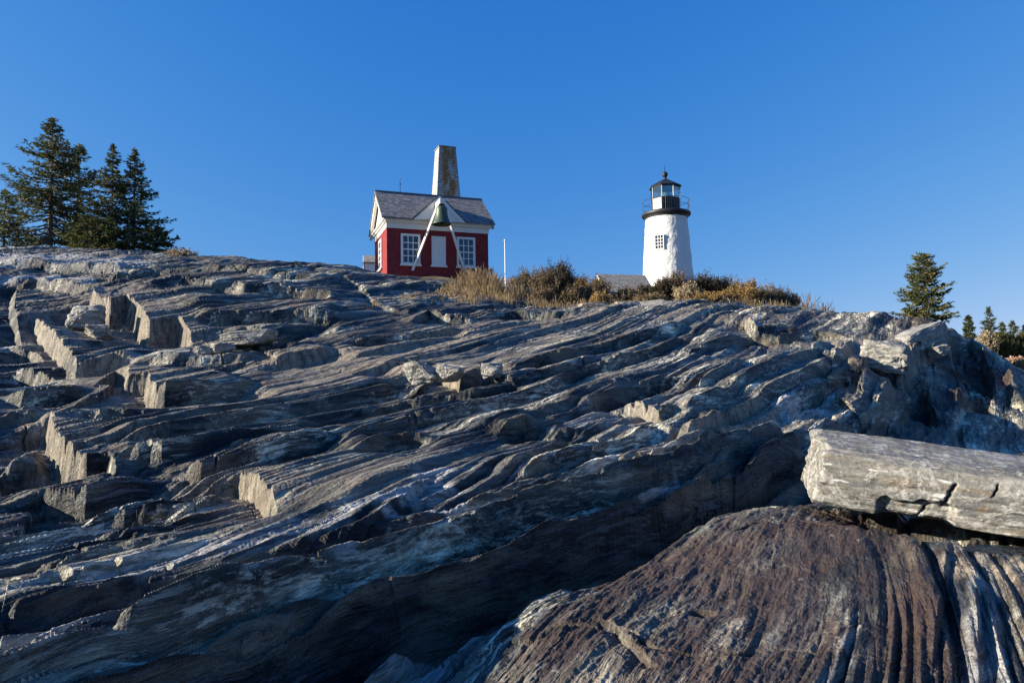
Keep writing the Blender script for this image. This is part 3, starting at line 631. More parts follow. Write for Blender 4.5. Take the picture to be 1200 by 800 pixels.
# the bell hangs from the beam
Mh = Matrix.Translation(c0) @ Matrix.Rotation(PHI, 4, 'Z'); bp = Mh @ Vector((bx, by, bz))
BL = thing('bell', 'large green bronze bell hanging under the beam in front of the white gable', 'bell', bp-Vector((0, 0, .95)), PHI)
b = MB(); prof = [(.0, .86), (.10, .86), (.20, .83), (.255, .78), (.27, .70), (.275, .55), (.29, .42), (.325, .28), (.375, .15), (.43, .05), (.465, .0), (.45, -.02), (.42, 0), (.38, .1), (.30, .25), (.25, .45), (.23, .7), (0, .78)]
b.lathe(prof, 40); b.build('bell_body', M_bell, BL, True)
b = MB(); b.box(-.10, .10, -.05, .05, .85, .95); b.tube([(0, 0, .8), (0, 0, .05)], .02); b.lathe([(0, -.03), (.06, .0), (.07, .05), (.05, .11), (0, .13)], 12); b.build('clapper', M_black, BL)
b = MB(); b.tube([(1.0, mid, RZ), (1.0, mid, RZ+.62)], .016, 6); b.lathe([(0, .5), (.05, .55), (0, .62)], 8, (1.0, mid, RZ)); b.tube([(1.0, mid, RZ+.6), (1.0, mid, RZ+.85)], .01, 6); b.build('lightning_rod', M_black, HB)

# ------------------------------------------------------------------ lighthouse
LC = world(783.6, 352, 60.0); LH = thing('lighthouse', 'white conical lighthouse tower with black gallery and glazed black lantern', 'lighthouse', LC, math.radians(-12.5))
TH = 7.55
b = MB(); nz_ = 110; na = 120
for i in range(nz_+1):
    z = -1.2+(TH+1.2)*i/nz_; rad = 2.34+(1.80-2.34)*z/TH
    for j in range(na):
        a = 2*math.pi*j/na; b.v.append((rad*math.cos(a), rad*math.sin(a), z))
V_ = np.array(b.v); aa = np.arctan2(V_[:, 1], V_[:, 0]); dd = .05*fbm(aa*3+20, V_[:, 2]*1.1+5, 5, 7)+.03*fbm(aa*9, V_[:, 2]*3, 3, 8)
rr_ = np.hypot(V_[:, 0], V_[:, 1]); V_[:, 0] *= 1+dd/rr_; V_[:, 1] *= 1+dd/rr_; b.v = [tuple(p) for p in V_]
for i in range(nz_):
    for j in range(na): j2 = (j+1) % na; b.f.append((i*na+j, i*na+j2, (i+1)*na+j2, (i+1)*na+j)); b.m.append(0)
tower = b.build('tower_wall', M_stucco, LH, True)
def cyl(ang, rad, dz): a = math.radians(ang)-math.pi/2; return Vector((rad*math.cos(a), rad*math.sin(a), dz))
# window, square to the wall
wz = 4.35; wa = -18.5; R0 = 2.34-.54*(wz+.6)/TH
def tower_window(ang, z0, w_, h_):
    a = math.radians(ang); ca, sa = math.cos(a), math.sin(a); R1 = 2.34-.54*(z0+h_/2)/TH+.07
    def mp(b_): b_.v = [(x*ca-(y-R1)*sa, x*sa+(y-R1)*ca, z) for x, y, z in b_.v]; return b_
    f = MB(); t = .06; x0, x1 = -w_/2, w_/2
    for q in ((x0-.06, x0, z0, z0+h_), (x1, x1+.06, z0, z0+h_), (x0-.06, x1+.06, z0+h_, z0+h_+.06), (x0-.08, x1+.08, z0-.08, z0)): f.box(q[0], q[1], -.05, .3, q[2], q[3])
    w = mp(f).build('window', M_white, LH)
    g_ = MB(); g_.box(x0, x1, .0, .05, z0, z0+h_); mp(g_).build('pane', M_pane, w)
    u = MB()
    for i in range(1, 3): xx = x0+w_*i/3; u.box(xx-.022, xx+.022, -.03, -.002, z0, z0+h_)
    for i in range(1, 4): zz = z0+h_*i/4; u.box(x0, x1, -.034, -.003, zz-.022, zz+.022)
    mp(u).build('glazing_bar', M_white, w)
tower_window(-18.5, 4.3, .70, 1.15)
b = MB(); b.lathe([(1.70, TH-.35), (1.86, TH-.30), (1.92, TH-.12), (2.08, TH-.06), (2.14, TH), (2.14, TH+.16), (2.08, TH+.2), (0, TH+.2)], 64); b.build('gallery', M_black, LH, False)
OC = [-60, -15, 30, 75, 120, 165, 210, 255]; zl = TH+.19; zg = TH+1.42; zr = zg+1.08; RL = 1.30
M_cream = painted('cream_panel', (.60, .52, .42), .6, .1)
b = MB()
for i in range(8):
    p, q = cyl(OC[i], RL, 0), cyl(OC[(i+1) % 8], RL, 0); pi_, qi = p*.93, q*.93
    f = [Vector((0, 0, zl)), Vector((0, 0, zg))]
    b.prism([p+f[0], q+f[0], qi+f[0], pi_+f[0]], [p+f[1], q+f[1], qi+f[1], pi_+f[1]])
lr = b.build('lantern_wall', M_black, LH)
for i in (0,):                                               # cream panel over one face of the lantern wall
    p, q = cyl(OC[i], RL+.012, 0), cyl(OC[i+1], RL+.012, 0); p, q = p+(q-p)*.04, q+(p-q)*.04; n_ = (p+q).normalized()*.02
    f = [Vector((0, 0, zl+.03)), Vector((0, 0, zg-.02))]; b = MB(); b.prism([p+f[0], q+f[0], q+f[0]+n_, p+f[0]+n_], [p+f[1], q+f[1], q+f[1]+n_, p+f[1]+n_]); b.build('pale_panel', M_cream, lr)
for i in (1, 2):
    b = MB()
    p, q = cyl(OC[i], RL+.005, 0), cyl(OC[i+1], RL+.005, 0); n_ = (p+q).normalized()*.03
    if i == 2: continue
    for k in (.12, .3, .48, .66, .84):
        c = p+(q-p)*k; e = (q-p).normalized()*.03; b.prism([c-e+Vector((0, 0, zl+.1)), c+e+Vector((0, 0, zl+.1)), c+e+n_+Vector((0, 0, zl+.1)), c-e+n_+Vector((0, 0, zl+.1))], [c-e+Vector((0, 0, zg-.08)), c+e+Vector((0, 0, zg-.08)), c+e+n_+Vector((0, 0, zg-.08)), c-e+n_+Vector((0, 0, zg-.08))])
    b.build('panel_rib', M_black, lr)
for i in range(8):
    p, q = cyl(OC[i], RL-.04, 0), cyl(OC[(i+1) % 8], RL-.04, 0); pi_, qi = p*.985, q*.985; f = [Vector((0, 0, zg+.03)), Vector((0, 0, zr-.03))]
    b = MB(); b.prism([p+f[0], q+f[0], qi+f[0], pi_+f[0]], [p+f[1], q+f[1], qi+f[1], pi_+f[1]]); gp = b.build('lantern_pane', M_clear, LH)
    b = MB(); b.bar(cyl(OC[i], RL, zg), cyl(OC[i], RL, zr), .055); b.build('glazing_bar', M_white if i in (0, 1, 2, 3) else M_black, LH)  # front bars painted white to stand for sunlight on black bars
b = MB(); rg = [cyl(a, RL+.03, 0) for a in OC]; rin = [cyl(a, RL-.10, 0) for a in OC]
for z0, z1 in ((zg-.02, zg+.04), (zr-.05, zr+.02)):
    b = MB()
    for i in range(8):
        j = (i+1) % 8; b.prism([rg[i]+Vector((0, 0, z0)), rg[j]+Vector((0, 0, z0)), rin[j]+Vector((0, 0, z0)), rin[i]+Vector((0, 0, z0))], [rg[i]+Vector((0, 0, z1)), rg[j]+Vector((0, 0, z1)), rin[j]+Vector((0, 0, z1)), rin[i]+Vector((0, 0, z1))])
    b.build('lantern_ring', M_black, LH)
b = MB(); a0 = math.radians(-15)-math.pi/2
b.lathe([(1.0, zr+.0), (1.44, zr+.02), (1.46, zr+.07), (1.36, zr+.16), (.85, zr+.45), (.42, zr+.70), (.16, zr+.84), (.13, zr+.98), (.0, zr+.99)], 8, a0=a0); rf = b.build('lantern_roof', M_black, LH)
b = MB(); b.lathe([(0, zr+.95), (.12, zr+.97), (.17, zr+1.02), (.235, zr+1.15), (.26, zr+1.27), (.235, zr+1.39), (.15, zr+1.47), (.03, zr+1.5), (.015, zr+2.1), (0, zr+2.1)], 24); b.build('ball_vent', M_black, rf, True)
b = MB(); b.lathe([(0, zg-.5), (.3, zg-.5), (.3, zg-.1), (.36, zg+.05), (.42, zg+.3), (.36, zg+.6), (.2, zg+.78), (0, zg+.8)], 20); b.build('lens', M_lens, LH, True)
b = MB(); RR_ = 2.04
for z in (TH+.75, TH+1.28):
    ring = [(RR_*math.cos(a), RR_*math.sin(a), z) for a in np.linspace(0, 2*math.pi, 65)]; b.tube(ring, .018, 6, cap=False)
for a in np.linspace(0, 2*math.pi, 11)[:-1]: b.tube([(RR_*math.cos(a+.3), RR_*math.sin(a+.3), TH+.18), (RR_*math.cos(a+.3), RR_*math.sin(a+.3), TH+1.28)], .02, 6)
b.build('railing', M_black, LH)

# ------------------------------------------------------------------ outbuildings
def gable_house(name, label, cat, loc, rz, L_, D_, ez, rise, wallm, roofm, trim=True, ov=.15):
    h = thing(name, label, cat, loc, rz); m_ = D_/2
    b = MB(); b.box(0, L_, 0, D_, -2.5, ez); b.build('wall', wallm, h)
    b = MB(); b.prism([(0, 0, ez+.003), (0, D_, ez+.003), (0, m_, ez+rise)], [(L_, 0, ez+.003), (L_, D_, ez+.003), (L_, m_, ez+rise)]); b.build('gable', wallm, h)
    s_ = rise/m_; b = MB()
    for sg in (0, 1):
        Y = (lambda y: y) if not sg else (lambda y: D_-y)
        b.prism([(-ov, Y(-ov), ez-ov*s_+.02), (L_+ov, Y(-ov), ez-ov*s_+.02), (L_+ov, Y(m_), ez+rise+.02), (-ov, Y(m_), ez+rise+.02)], [(-ov, Y(-ov), ez-ov*s_+.10), (L_+ov, Y(-ov), ez-ov*s_+.10), (L_+ov, Y(m_), ez+rise+.10), (-ov, Y(m_), ez+rise+.10)])
    b.build('roof', roofm, h)
    if trim:
        b = MB()
        for sg in (0, 1):
            Y = (lambda y: y) if not sg else (lambda y: D_-y)
            b.prism([(-ov-.05, Y(-ov), ez-ov*s_-.17), (-ov-.05, Y(-ov), ez-ov*s_+.09), (-ov-.05, Y(m_), ez+rise+.09), (-ov-.05, Y(m_), ez+rise-.17)], [(-ov-.004, Y(-ov), ez-ov*s_-.17), (-ov-.004, Y(-ov), ez-ov*s_+.09), (-ov-.004, Y(m_), ez+rise+.09), (-ov-.004, Y(m_), ez+rise-.17)])
        b.build('raking_board', M_white, h)
    return h
p = world(712, 341, 55); gable_house('shed', 'low white shed with grey shingle roof beside the foot of the white lighthouse', 'shed', p, math.radians(14), 3.9, 3.2, 0.0, 1.55, M_white, M_groof, ov=.2)
p = world(427.5, 308, 44); gable_house('cottage', 'small white cottage with grey roof half hidden behind the left side of the red house', 'cottage', p, math.radians(12), 3.0, 2.4, 0.0, .62, M_white, M_groof, ov=.08)
p = world(553, 333, 70); gable_house('long_house', 'distant low house with dark blue grey roof behind the flagpole and dry grass', 'house', p, math.radians(4), 4.6, 4.0, 0.0, .85, M_white, M_roof, trim=False)
p = world(652, 337, 72); gable_house('far_house', 'distant white house whose dark roof end shows between the dark shrub and the shed', 'house', p, math.radians(-4), 2.6, 4.0, 0.0, 1.2, M_white, M_roof, trim=False)
p = world(592.5, 335, 46); FP = thing('flagpole', 'slim white flagpole without a flag rising from the dry grass right of the red house', 'flagpole', p)
b = MB(); b.tube([(0, 0, -1), (-.01, 0, 3.05)], [.05, .035], 10); b.build('pole', M_white, FP); b = MB(); b.lathe([(0, 3.04), (.06, 3.08), (.07, 3.13), (.04, 3.19), (0, 3.2)], 12); b.build('finial', M_white, FP)

# ------------------------------------------------------------------ fallen slab in front
def slab_material():
    m, nt, bs = mat('pale_slab_rock'); g = N(nt); tc = nt.nodes.new('ShaderNodeTexCoord'); P = tc.outputs['Object']
    n1 = g.noise(g.mapping(P, sc=(.9, 3.6, 4.2)), 1.9, 8, .7, 1.2); n2 = g.noise(g.mapping(P, sc=(5, 17, 19)), 1.0, 6, .7); fine = g.noise(P, 45, 6, .7)
    col = g.ramp(n1, [(.3, (.08, .08, .073)), (.45, (.15, .146, .13)), (.57, (.23, .22, .19)), (.7, (.34, .32, .28))])
    col = g.mix(.8, col, g.ramp(n2, [(.3, .6), (.7, 1.35)]), 'MULTIPLY'); col = g.mix(.85, col, g.ramp(fine, [(.32, .62), (.68, 1.35)]), 'MULTIPLY')
    br = g.ramp(g.noise(g.mapping(P, sc=(1, 5, 7)), 1.3, 5, .7), [(.56, 0.0), (.66, .75)]); col = g.mix(br, col, (.19, .135, .075))
    ora = g.ramp(g.noise(P, 3.2, 5, .7), [(.64, 0.0), (.72, .8)]); col = g.mix(ora, col, (.40, .23, .10))
    wh = g.ramp(g.noise(g.mapping(P, sc=(1.0, 3, 3.5)), 7.5, 3, .5), [(.64, 0.0), (.69, .8)]); col = g.mix(wh, col, (.60, .58, .53))
    w2_ = g.ramp(g.noise(P, 2.6, 8, .75, 1.5), [(.50, 0.0), (.54, .6), (.58, 0.0)]); col = g.mix(w2_, col, (.55, .53, .48))
    bk = g.ramp(g.noise(P, 3.5, 7, .78), [(.55, 0.0), (.63, .75)]); col = g.mix(bk, col, (.10, .10, .10))
    g.l(col, bs.inputs['Base Color']); bs.inputs['Roughness'].default_value = .75; bs.inputs['Specular IOR Level'].default_value = .25
    b1 = g.bump(n2, .9, .03); g.l(g.bump(fine, .8, .008, b1), bs.inputs['Normal']); return m
def make_slab():
    c = world(957, 590, 5.4); L_ = 2.7; a = math.radians(-25)
    S = thing('fallen_slab', 'thick pale weathered stone slab lying over the gap in the foreground rock at right', 'boulder', c, a)
    ns, nt_ = 460, 300; T_ = .52; B_ = 1.25
    sec = [(.03, .0), (.0, .03), (-.01, .20), (.0, .33), (.035, .415), (.10, .45), (.40, .50), (.75, .54), (B_-.1, .5), (B_, .40), (B_-.02, .1), (B_-.15, .0), (.5, -.03)]
    P = np.array(sec+[sec[0]]); d = np.r_[0, np.cumsum(np.hypot(*(P[1:]-P[:-1]).T))]; wgt = np.linspace(0, 1, nt_+1)[:-1]
    # denser where the camera looks: the first 45 % of the outline
    w2 = np.where(wgt < .75, wgt/.75*.5, .5+(wgt-.75)/.25*.5); q = w2*d[-1]; sy = np.interp(q, d, P[:, 0]); sz = np.interp(q, d, P[:, 1])
    SG, TG = np.meshgrid(np.linspace(0, 1, ns), np.arange(nt_), indexing='ij'); X = SG*L_; Y = sy[TG]; Z = sz[TG]
    nx_ = np.gradient(sz); ny_ = -np.gradient(sy); ln = np.hypot(nx_, ny_)+1e-9; NY = -(nx_/ln)[TG]; NZ = -(ny_/ln)[TG]
    cy, cz = .55, .25; out = np.sign(NY*(Y-cy)+NZ*(Z-cz)); NY *= out; NZ *= out
    # end face skew: the left end leans and is ragged
    X = X-(1-SG)**6*(-.05*(Z/.5)+.10*np.clip(Y, 0, 1))+(1-SG)**8*.05*fbm(Y*4, Z*6, 3, 3)*2
    Z = Z*(1-.06*SG)+.05*(.5-SG)*0
    V = Z+.03*np.sin(X*2.1)+.02*fbm(X*1.5, Y*3, 3, 12)
    ds = .018*fbm(X*1.1, V*10, 4, 5)+.012*fbm(X*4, V*22, 3, 6)+.006*fbm(X*14, V*40, 3, 7)
    k = V/.055; fk = k-np.floor(k); amp = np.clip(.5+pn(X*1.3, np.floor(k)*5.3, 15), 0, 1); ds += .014*amp*(1-np.abs(2*fk-1))**.4
    # broken lower course: an overhanging lip, ragged, with two upright cracks
    lip = .155+.05*pn(X*5, X*0, 31)+.02*pn(X*17, X*0, 32)-.07*np.clip((X-.55)/.5, 0, 1)*(X < 1.0)+.06*np.clip((X-.45)/.45, 0, 1)
    inr = sst(.36, .44, X)*sst(.86, .80, X)*(Y < .3); ds -= .045*inr*sst(lip, lip-.018, Z)
    for cx, z0, z1, w_ in ((.79, .12, .33, .010), (1.02, .25, .37, .005), (.70, -.05, .14, .007)):
        xx = cx+.018*pn(Z*22, Z*0, 41)+(Z-.2)*.35; ds -= .07*np.exp(-((X-xx)/w_)**2)*sst(z0, z0+.03, Z)*sst(z1, z1-.03, Z)*(Y < .3)
    Y = Y+NY*ds*1.0; Z = Z+NZ*ds
    Z = Z-.052*X*0
    co = np.stack([X, Y, Z], -1).reshape(-1, 3); ii = np.arange(ns*nt_).reshape(ns, nt_)
    f = np.stack([ii[:-1, :], np.roll(ii, -1, 1)[:-1, :], np.roll(ii, -1, 1)[1:, :], ii[1:, :]], -1).reshape(-1, 4).tolist()
    # end caps: shrink rings to the middle, rough
    verts = co.tolist()
    for e, sgn in ((0, -1), (ns-1, 1)):
        ring = co[ii[e]]; prev = ii[e].tolist(); cc = ring.mean(0)
        for s_ in np.linspace(.97, .02, 46):
            r_ = cc+(ring-cc)*s_; r_[:, 0] = cc[0]+(ring[:, 0]-cc[0])*s_ + sgn*(.045*(1-s_**6)+.02*fbm(r_[:, 1]*5, r_[:, 2]*7, 4, 55)+.012*fbm(r_[:, 1]*16, r_[:, 2]*18, 3, 56))
            st_ = len(verts); verts += r_.tolist(); cur = list(range(st_, st_+nt_))
            f += [[prev[j], prev[(j+1) % nt_], cur[(j+1) % nt_], cur[j]] for j in range(nt_)]; prev = cur
    me = bpy.data.meshes.new('slab_rock'); me.from_pydata(verts, [], f)
    bm = bmesh.new(); bm.from_mesh(me); bmesh.ops.recalc_face_normals(bm, faces=bm.faces); bm.to_mesh(me); bm.free()
    me.polygons.foreach_set('use_smooth', np.ones(len(me.polygons), bool)); me.materials.append(slab_material())
    o = coll(bpy.data.objects.new('slab_rock', me)); o.parent = S
    S.rotation_euler = (0, math.radians(7.0), a); S.scale = (1.08, 1.08, .97)
    return S
make_slab()
b = MB(); pw_ = world(1171, 641, 4.70); rnd = random.Random(3)
b.poly([(pw_.x+  .22*math.cos(a)*(1+.15*math.sin(3*a)), pw_.y+.02+  .14*math.sin(a), pw_.z-.02) for a in np.linspace(0, 2*math.pi, 40, endpoint=False)])
m, nt, bs = mat('pool_water'); bs.inputs['Base Color'].default_value = (.005, .012, .02, 1); bs.inputs['Roughness'].default_value = .02; bs.inputs['Specular IOR Level'].default_value = .9
g = N(nt); geo = nt.nodes.new('ShaderNodeNewGeometry'); g.l(g.bump(g.noise(geo.outputs['Position'], 14, 3), 1.0, .05), bs.inputs['Normal'])
po = b.build('water', m); po['kind'] = 'structure'

# ------------------------------------------------------------------ loose stones
M_stone = None
def stone_mat():
    m, nt, bs = mat('loose_stone'); g = N(nt); tc = nt.nodes.new('ShaderNodeTexCoord'); P = tc.outputs['Object']
    c = g.ramp(g.noise(g.mapping(P, sc=(1, 1, 4)), 3, 6, .65), [(.3, (.12, .12, .12)), (.5, (.26, .25, .22)), (.7, (.42, .39, .34))]); c = g.mix(.8, c, g.ramp(g.noise(P, 25, 5, .65), [(.3, .6), (.7, 1.3)]), 'MULTIPLY')
    g.l(c, bs.inputs['Base Color']); bs.inputs['Roughness'].default_value = .8; g.l(g.bump(g.noise(P, 18, 6, .7), .8, .03), bs.inputs['Normal']); return m
M_stone = stone_mat()
def boulder(label, px, py, y, sx, sy, sz, rz=0, tilt=0, seed=0, sink=.15, group=None):
    """angular stone of size sx, sy, sz whose foot stands at the pixel's place"""
    rn = random.Random(seed); bm = bmesh.new()
    for i in range(26):
        v = Vector((rn.uniform(-1, 1), rn.uniform(-1, 1), rn.uniform(-1, 1))); v /= max(abs(v.x)**1.0, abs(v.y), abs(v.z)*1.05); bm.verts.new((v.x*.5*sx, v.y*.5*sy, v.z*.5*sz))
    bmesh.ops.convex_hull(bm, input=bm.verts); bmesh.ops.delete(bm, geom=[v for v in bm.verts if not v.link_faces], context='VERTS')
    bmesh.ops.bevel(bm, geom=list(bm.edges), offset=.05*min(sx, sy, sz), segments=1, affect='EDGES')
    bmesh.ops.triangulate(bm, faces=bm.faces); bmesh.ops.subdivide_edges(bm, edges=bm.edges, cuts=5, use_grid_fill=True)
    C_ = np.array([v.co[:] for v in bm.verts]); n_ = fbm(C_[:, 0]*2.5/sx+seed, C_[:, 1]*1.5+C_[:, 2]*7/sz, 5, seed, .62)
    for v, q in zip(bm.verts, n_): v.co += v.co.normalized()*float(q)*.17*min(sx, sy, sz)
    me = bpy.data.meshes.new('boulder'); bm.to_mesh(me); bm.free(); me.materials.append(M_stone)
    o = coll(bpy.data.objects.new('boulder', me)); w_ = world(px, py, y); o.location = w_+Vector((0, 0, sz*.5-sz*sink)); o.rotation_euler = (0, tilt, rz); tag(o, label, 'boulder', group); return o
GR = 'loose stones on the ledges'
hp = lambda px, py: hit(px, py)[1]
boulder('long log shaped pale stone on the crest below the brown shrubs', 696, 364, 26.2, 1.25, .6, .36, .05, .0, 3, group=GR)
boulder('flat tilted grey stone plate on the crest in front of the lighthouse shrubs', 757, 360, 26.6, 1.35, .7, .30, .1, -.14, 5, group=GR)
boulder('dark rounded stone on the crest between the log shaped stone and the flat plate', 733, 362, 26, .9, .6, .35, .3, 0, 7, group=GR)
boulder('low pale stone at the left end of the dry grass below the red house', 500, 373, 24.0, 1.2, .8, .42, .2, 0, 9, group=GR)
boulder('dark humped stone on the crest right below the dry grass tufts', 545, 377, 23.6, .9, .7, .36, .1, 0, 12, group=GR)
boulder('pale angular block standing in the shadowed hollow of the upper left cliff', 100, 382, hp(100, 385), .9, .7, .7, .3, 0, 15, group=GR)
boulder('small cracked block under the pale broken pillar of the upper left cliff', 113, 395, hp(113, 398), .7, .6, .4, .1, 0, 17, group=GR)
boulder('small tan rubble stone at the foot of the striped golden face', 240, 418, hp(240, 420), .45, .4, .3, .1, 0, 19, group=GR)
boulder('pale rubble stone lying right of the golden face in shadow', 262, 414, hp(262, 418), .55, .4, .3, .7, 0, 21, group=GR)
boulder('lens shaped blue grey stone in the hollow right of the striped face', 292, 402, hp(292, 408), 1.3, .7, .38, .0, -.05, 23, group=GR)
boulder('cracked tan block on the middle slope, left one of the split pair', 494, 447, hp(494, 450), .72, .5, .52, -.25, -.05, 25, group=GR)
boulder('tan block on the middle slope, right one of the split pair', 528, 448, hp(528, 450), .58, .5, .42, -.3, .12, 27, group=GR)
boulder('small tan wedge stone right of the split pair of blocks', 576, 441, hp(576, 443), .42, .4, .34, -.2, 0, 29, group=GR)

boulder('big golden brown block on the right cliff below the lone spruce', 1036, 432, hp(1036, 430), 1.05, .9, .85, -.5, .1, 31, group=GR)
boulder('long pale tilted block leading up from the golden block to the cliff top', 1074, 405, hp(1074, 400), 2.1, .9, .75, .45, -.30, 33, sink=.3, group=GR)
boulder('pale broken stone sticking out of the dark gully in the right cliff', 1100, 415, hp(1100, 415), .6, .5, .3, .2, -.2, 35, group=GR)

# ------------------------------------------------------------------ trees
def leaf_mat(name, stops, rough=.7, trans=.25):
    m, nt, bs = mat(name); g = N(nt); geo = nt.nodes.new('ShaderNodeNewGeometry')
    c = g.ramp(geo.outputs['Random Per Island'], stops); c = g.mix(.6, c, g.ramp(g.noise(geo.outputs['Position'], 1.6, 3), [(.35, .6), (.65, 1.5)]), 'MULTIPLY')
    g.l(c, bs.inputs['Base Color']); bs.inputs['Roughness'].default_value = rough; bs.inputs['Specular IOR Level'].default_value = .15
    tr = nt.nodes.new('ShaderNodeBsdfTranslucent'); g.l(c, tr.inputs[0]); mx = nt.nodes.new('ShaderNodeMixShader'); mx.inputs[0].default_value = trans
    g.l(bs.outputs[0], mx.inputs[1]); g.l(tr.outputs[0], mx.inputs[2]); g.l(mx.outputs[0], nt.nodes['Material Output'].inputs['Surface']); return m
M_spruce = leaf_mat('spruce_needles', [(0, (.025, .045, .016)), (.4, (.055, .080, .026)), (.75, (.12, .12, .038)), (1, (.22, .15, .055))])
M_far = leaf_mat('far_needles', [(0, (.03, .05, .025)), (.6, (.06, .08, .035)), (1, (.12, .11, .05))])
M_bark = painted('grey_bark', (.10, .085, .07), .9, .3, 8, .5)
def blades(name, C, D, Lh, Wh, m, parent, Nn=None):
    """one small tapering blade per centre: C centres, D directions, Lh lengths, Wh widths"""
    C = np.asarray(C); D = np.asarray(D, float); D /= np.linalg.norm(D, axis=1)[:, None]+1e-9; n_ = len(C)
    R_ = RNG.randn(n_, 3); S_ = np.cross(D, R_); S_ /= np.linalg.norm(S_, axis=1)[:, None]+1e-9
    Lh = np.broadcast_to(Lh, (n_,))[:, None]; Wh = np.broadcast_to(Wh, (n_,))[:, None]
    v = np.stack([C-S_*Wh*.5, C+S_*Wh*.5, C+D*Lh*.6+S_*Wh*.4, C+D*Lh, C+D*Lh*.6-S_*Wh*.4], 1).reshape(-1, 3).astype(np.float32)
    me = bpy.data.meshes.new(name); me.vertices.add(5*n_); me.vertices.foreach_set('co', v.ravel()); me.loops.add(5*n_); me.loops.foreach_set('vertex_index', np.arange(5*n_, dtype=np.int32))
    me.polygons.add(n_); me.polygons.foreach_set('loop_start', np.arange(0, 5*n_, 5, dtype=np.int32)); me.polygons.foreach_set('loop_total', np.full(n_, 5, np.int32)); me.update(calc_edges=True); me.materials.append(m)
    o = coll(bpy.data.objects.new(name, me)); o.parent = parent; return o
def spruce(label, px, y, base_row, top_row, halfw, seed, group, m=M_spruce, low=.1, dens=1.0, power=.8, sparse=.0, nb=None, lean=0.0):
    rn = np.random.RandomState(seed); p = world(px, base_row, y); H = (base_row-top_row)/800*y*1.0; W_ = halfw/800*y
    T = thing('spruce_tree', label, 'tree', p, 0, group)
    b = MB(); k = 8; b.tube([(lean*H*(i/k)**2, 0, -.6+(H*.985+.6)*i/k) for i in range(k+1)], [max(.012, (.018*H+.03)*(1-i/k)) for i in range(k+1)], 8); b.build('trunk', M_bark, T)
    C = []; D = []; L_ = []; limbs = MB(); nb = nb or int(22*H**.6)*5
    for i in range(nb):
        t = low+(1-low)*(i+rn.rand())/nb; t = low+(1-low)*((t-low)/(1-low))**.9
        az = rn.rand()*2*math.pi; prof = (1-t)**power*(1.0+.30*math.sin(t*26+seed))+.02
        if t < low+.12: prof *= .75+.25*(t-low)/.12
        ln = W_*prof*(.55+.6*rn.rand()); 
        if rn.rand() < sparse: continue
        z0 = H*t; rise = .25*(t)-.12*(1-t); o = np.array([lean*H*t*t, 0, z0]); d = np.array([math.cos(az), math.sin(az), rise+rn.randn()*.1])
        pts = [o+d*ln*s+np.array([0, 0, -.16*ln*math.sin(s*2.6)+.10*ln*s*s]) for s in np.linspace(0, 1, 5)]
        limbs.tube(pts, [.012*H**.5*(1-.8*s) for s in np.linspace(0, 1, 5)], 4, cap=False)
        n_ = int(max(5, ln*34*dens))
        s = .22+.78*rn.rand(n_)**.75; s = np.maximum(s, .1)
        base = np.array([np.interp(s, np.linspace(0, 1, 5), [q[j] for q in pts]) for j in range(3)]).T
        sd = rn.choice([-1, 1], n_); perp = np.array([-math.sin(az), math.cos(az), 0]); off = (rn.rand(n_)**.8)*ln*.28*(1.15-s)
        cc = base+perp*(sd*off)[:, None]+np.stack([0*s, 0*s, rn.randn(n_)*.03-off*.25], 1); dd = d[None]*.9+perp*(sd*.8)[:, None]+rn.randn(n_, 3)*.45-np.array([0, 0, .15])
        C.append(cc); D.append(dd)
    # leader
    n_ = 60; s = rn.rand(n_); C.append(np.stack([lean*H*np.ones(n_)+rn.randn(n_)*.02, rn.randn(n_)*.02, H*(.93+.07*s)], 1)); D.append(rn.randn(n_, 3)*.5+np.array([0, 0, .6]))
    C = np.concatenate(C); D = np.concatenate(D); limbs.build('limb', M_bark, T)
    sc_ = y/32.0; blades('crown', C, D, (.10+.10*rn.rand(len(C)))*min(sc_, 2.2), (.035+.03*rn.rand(len(C)))*min(sc_, 2.2), m, T)
    return T
G1 = 'spruces on the left skyline'
spruce('tallest dark spruce at the left edge of the skyline with a pointed golden tip', 58, 33, 300, 134, 80, 1, G1, nb=250, power=.85, dens=1.0)
spruce('slimmer spruce just right of the tallest one with brownish crown top', 90, 34.5, 300, 166, 48, 2, G1, nb=140, power=.7, dens=.9)
spruce('spruce with the left hand tip of the twin pair at right of the group', 130, 32.5, 300, 167, 46, 3, G1, nb=190, power=.95, dens=1.0)
spruce('spruce with the right hand tip of the twin pair at right of the group', 156, 33, 300, 172, 52, 4, G1, nb=190, power=1.0, dens=1.0)
spruce('low young spruce spreading at the right foot of the left tree group', 184, 32.5, 303, 266, 24, 5, G1, nb=80, power=.4, dens=1.6, low=.05)
spruce('short bushy spruce partly cut by the left edge of the photo', 4, 33, 300, 222, 36, 6, G1, nb=110, power=.7, dens=1.0)
spruce('low dark spruce filling the gap under the twin tipped pair', 112, 31.5, 302, 255, 40, 8, G1, nb=110, power=.35, dens=1.5, low=.05)
spruce('lone rounded spruce with flat branch layers standing behind the right hand cliff', 1086, 42, 388, 297, 31, 7, None, nb=270, power=.42, dens=.8, sparse=.05)
G2 = 'small far spruces at the right edge'
FAR = [(1136, 80, 400, 371, 8, 'slim isolated far spruce just right of the cliff top'), (1163, 84, 425, 361, 19, 'taller pointed far spruce above the dark thicket'), (1177, 86, 425, 379, 13, 'thin far spruce second right of the taller pointed one'), (1190, 88, 425, 377, 14, 'narrow far spruce near the right edge of the photo'), (1203, 88, 425, 382, 12, 'far spruce cut by the right edge of the photo')]
for i, (px, y, br, tr, hw, lb) in enumerate(FAR): spruce(lb, px, y, br, tr, hw, 20+i, G2, m=M_far, nb=120, power=.75, dens=.55)
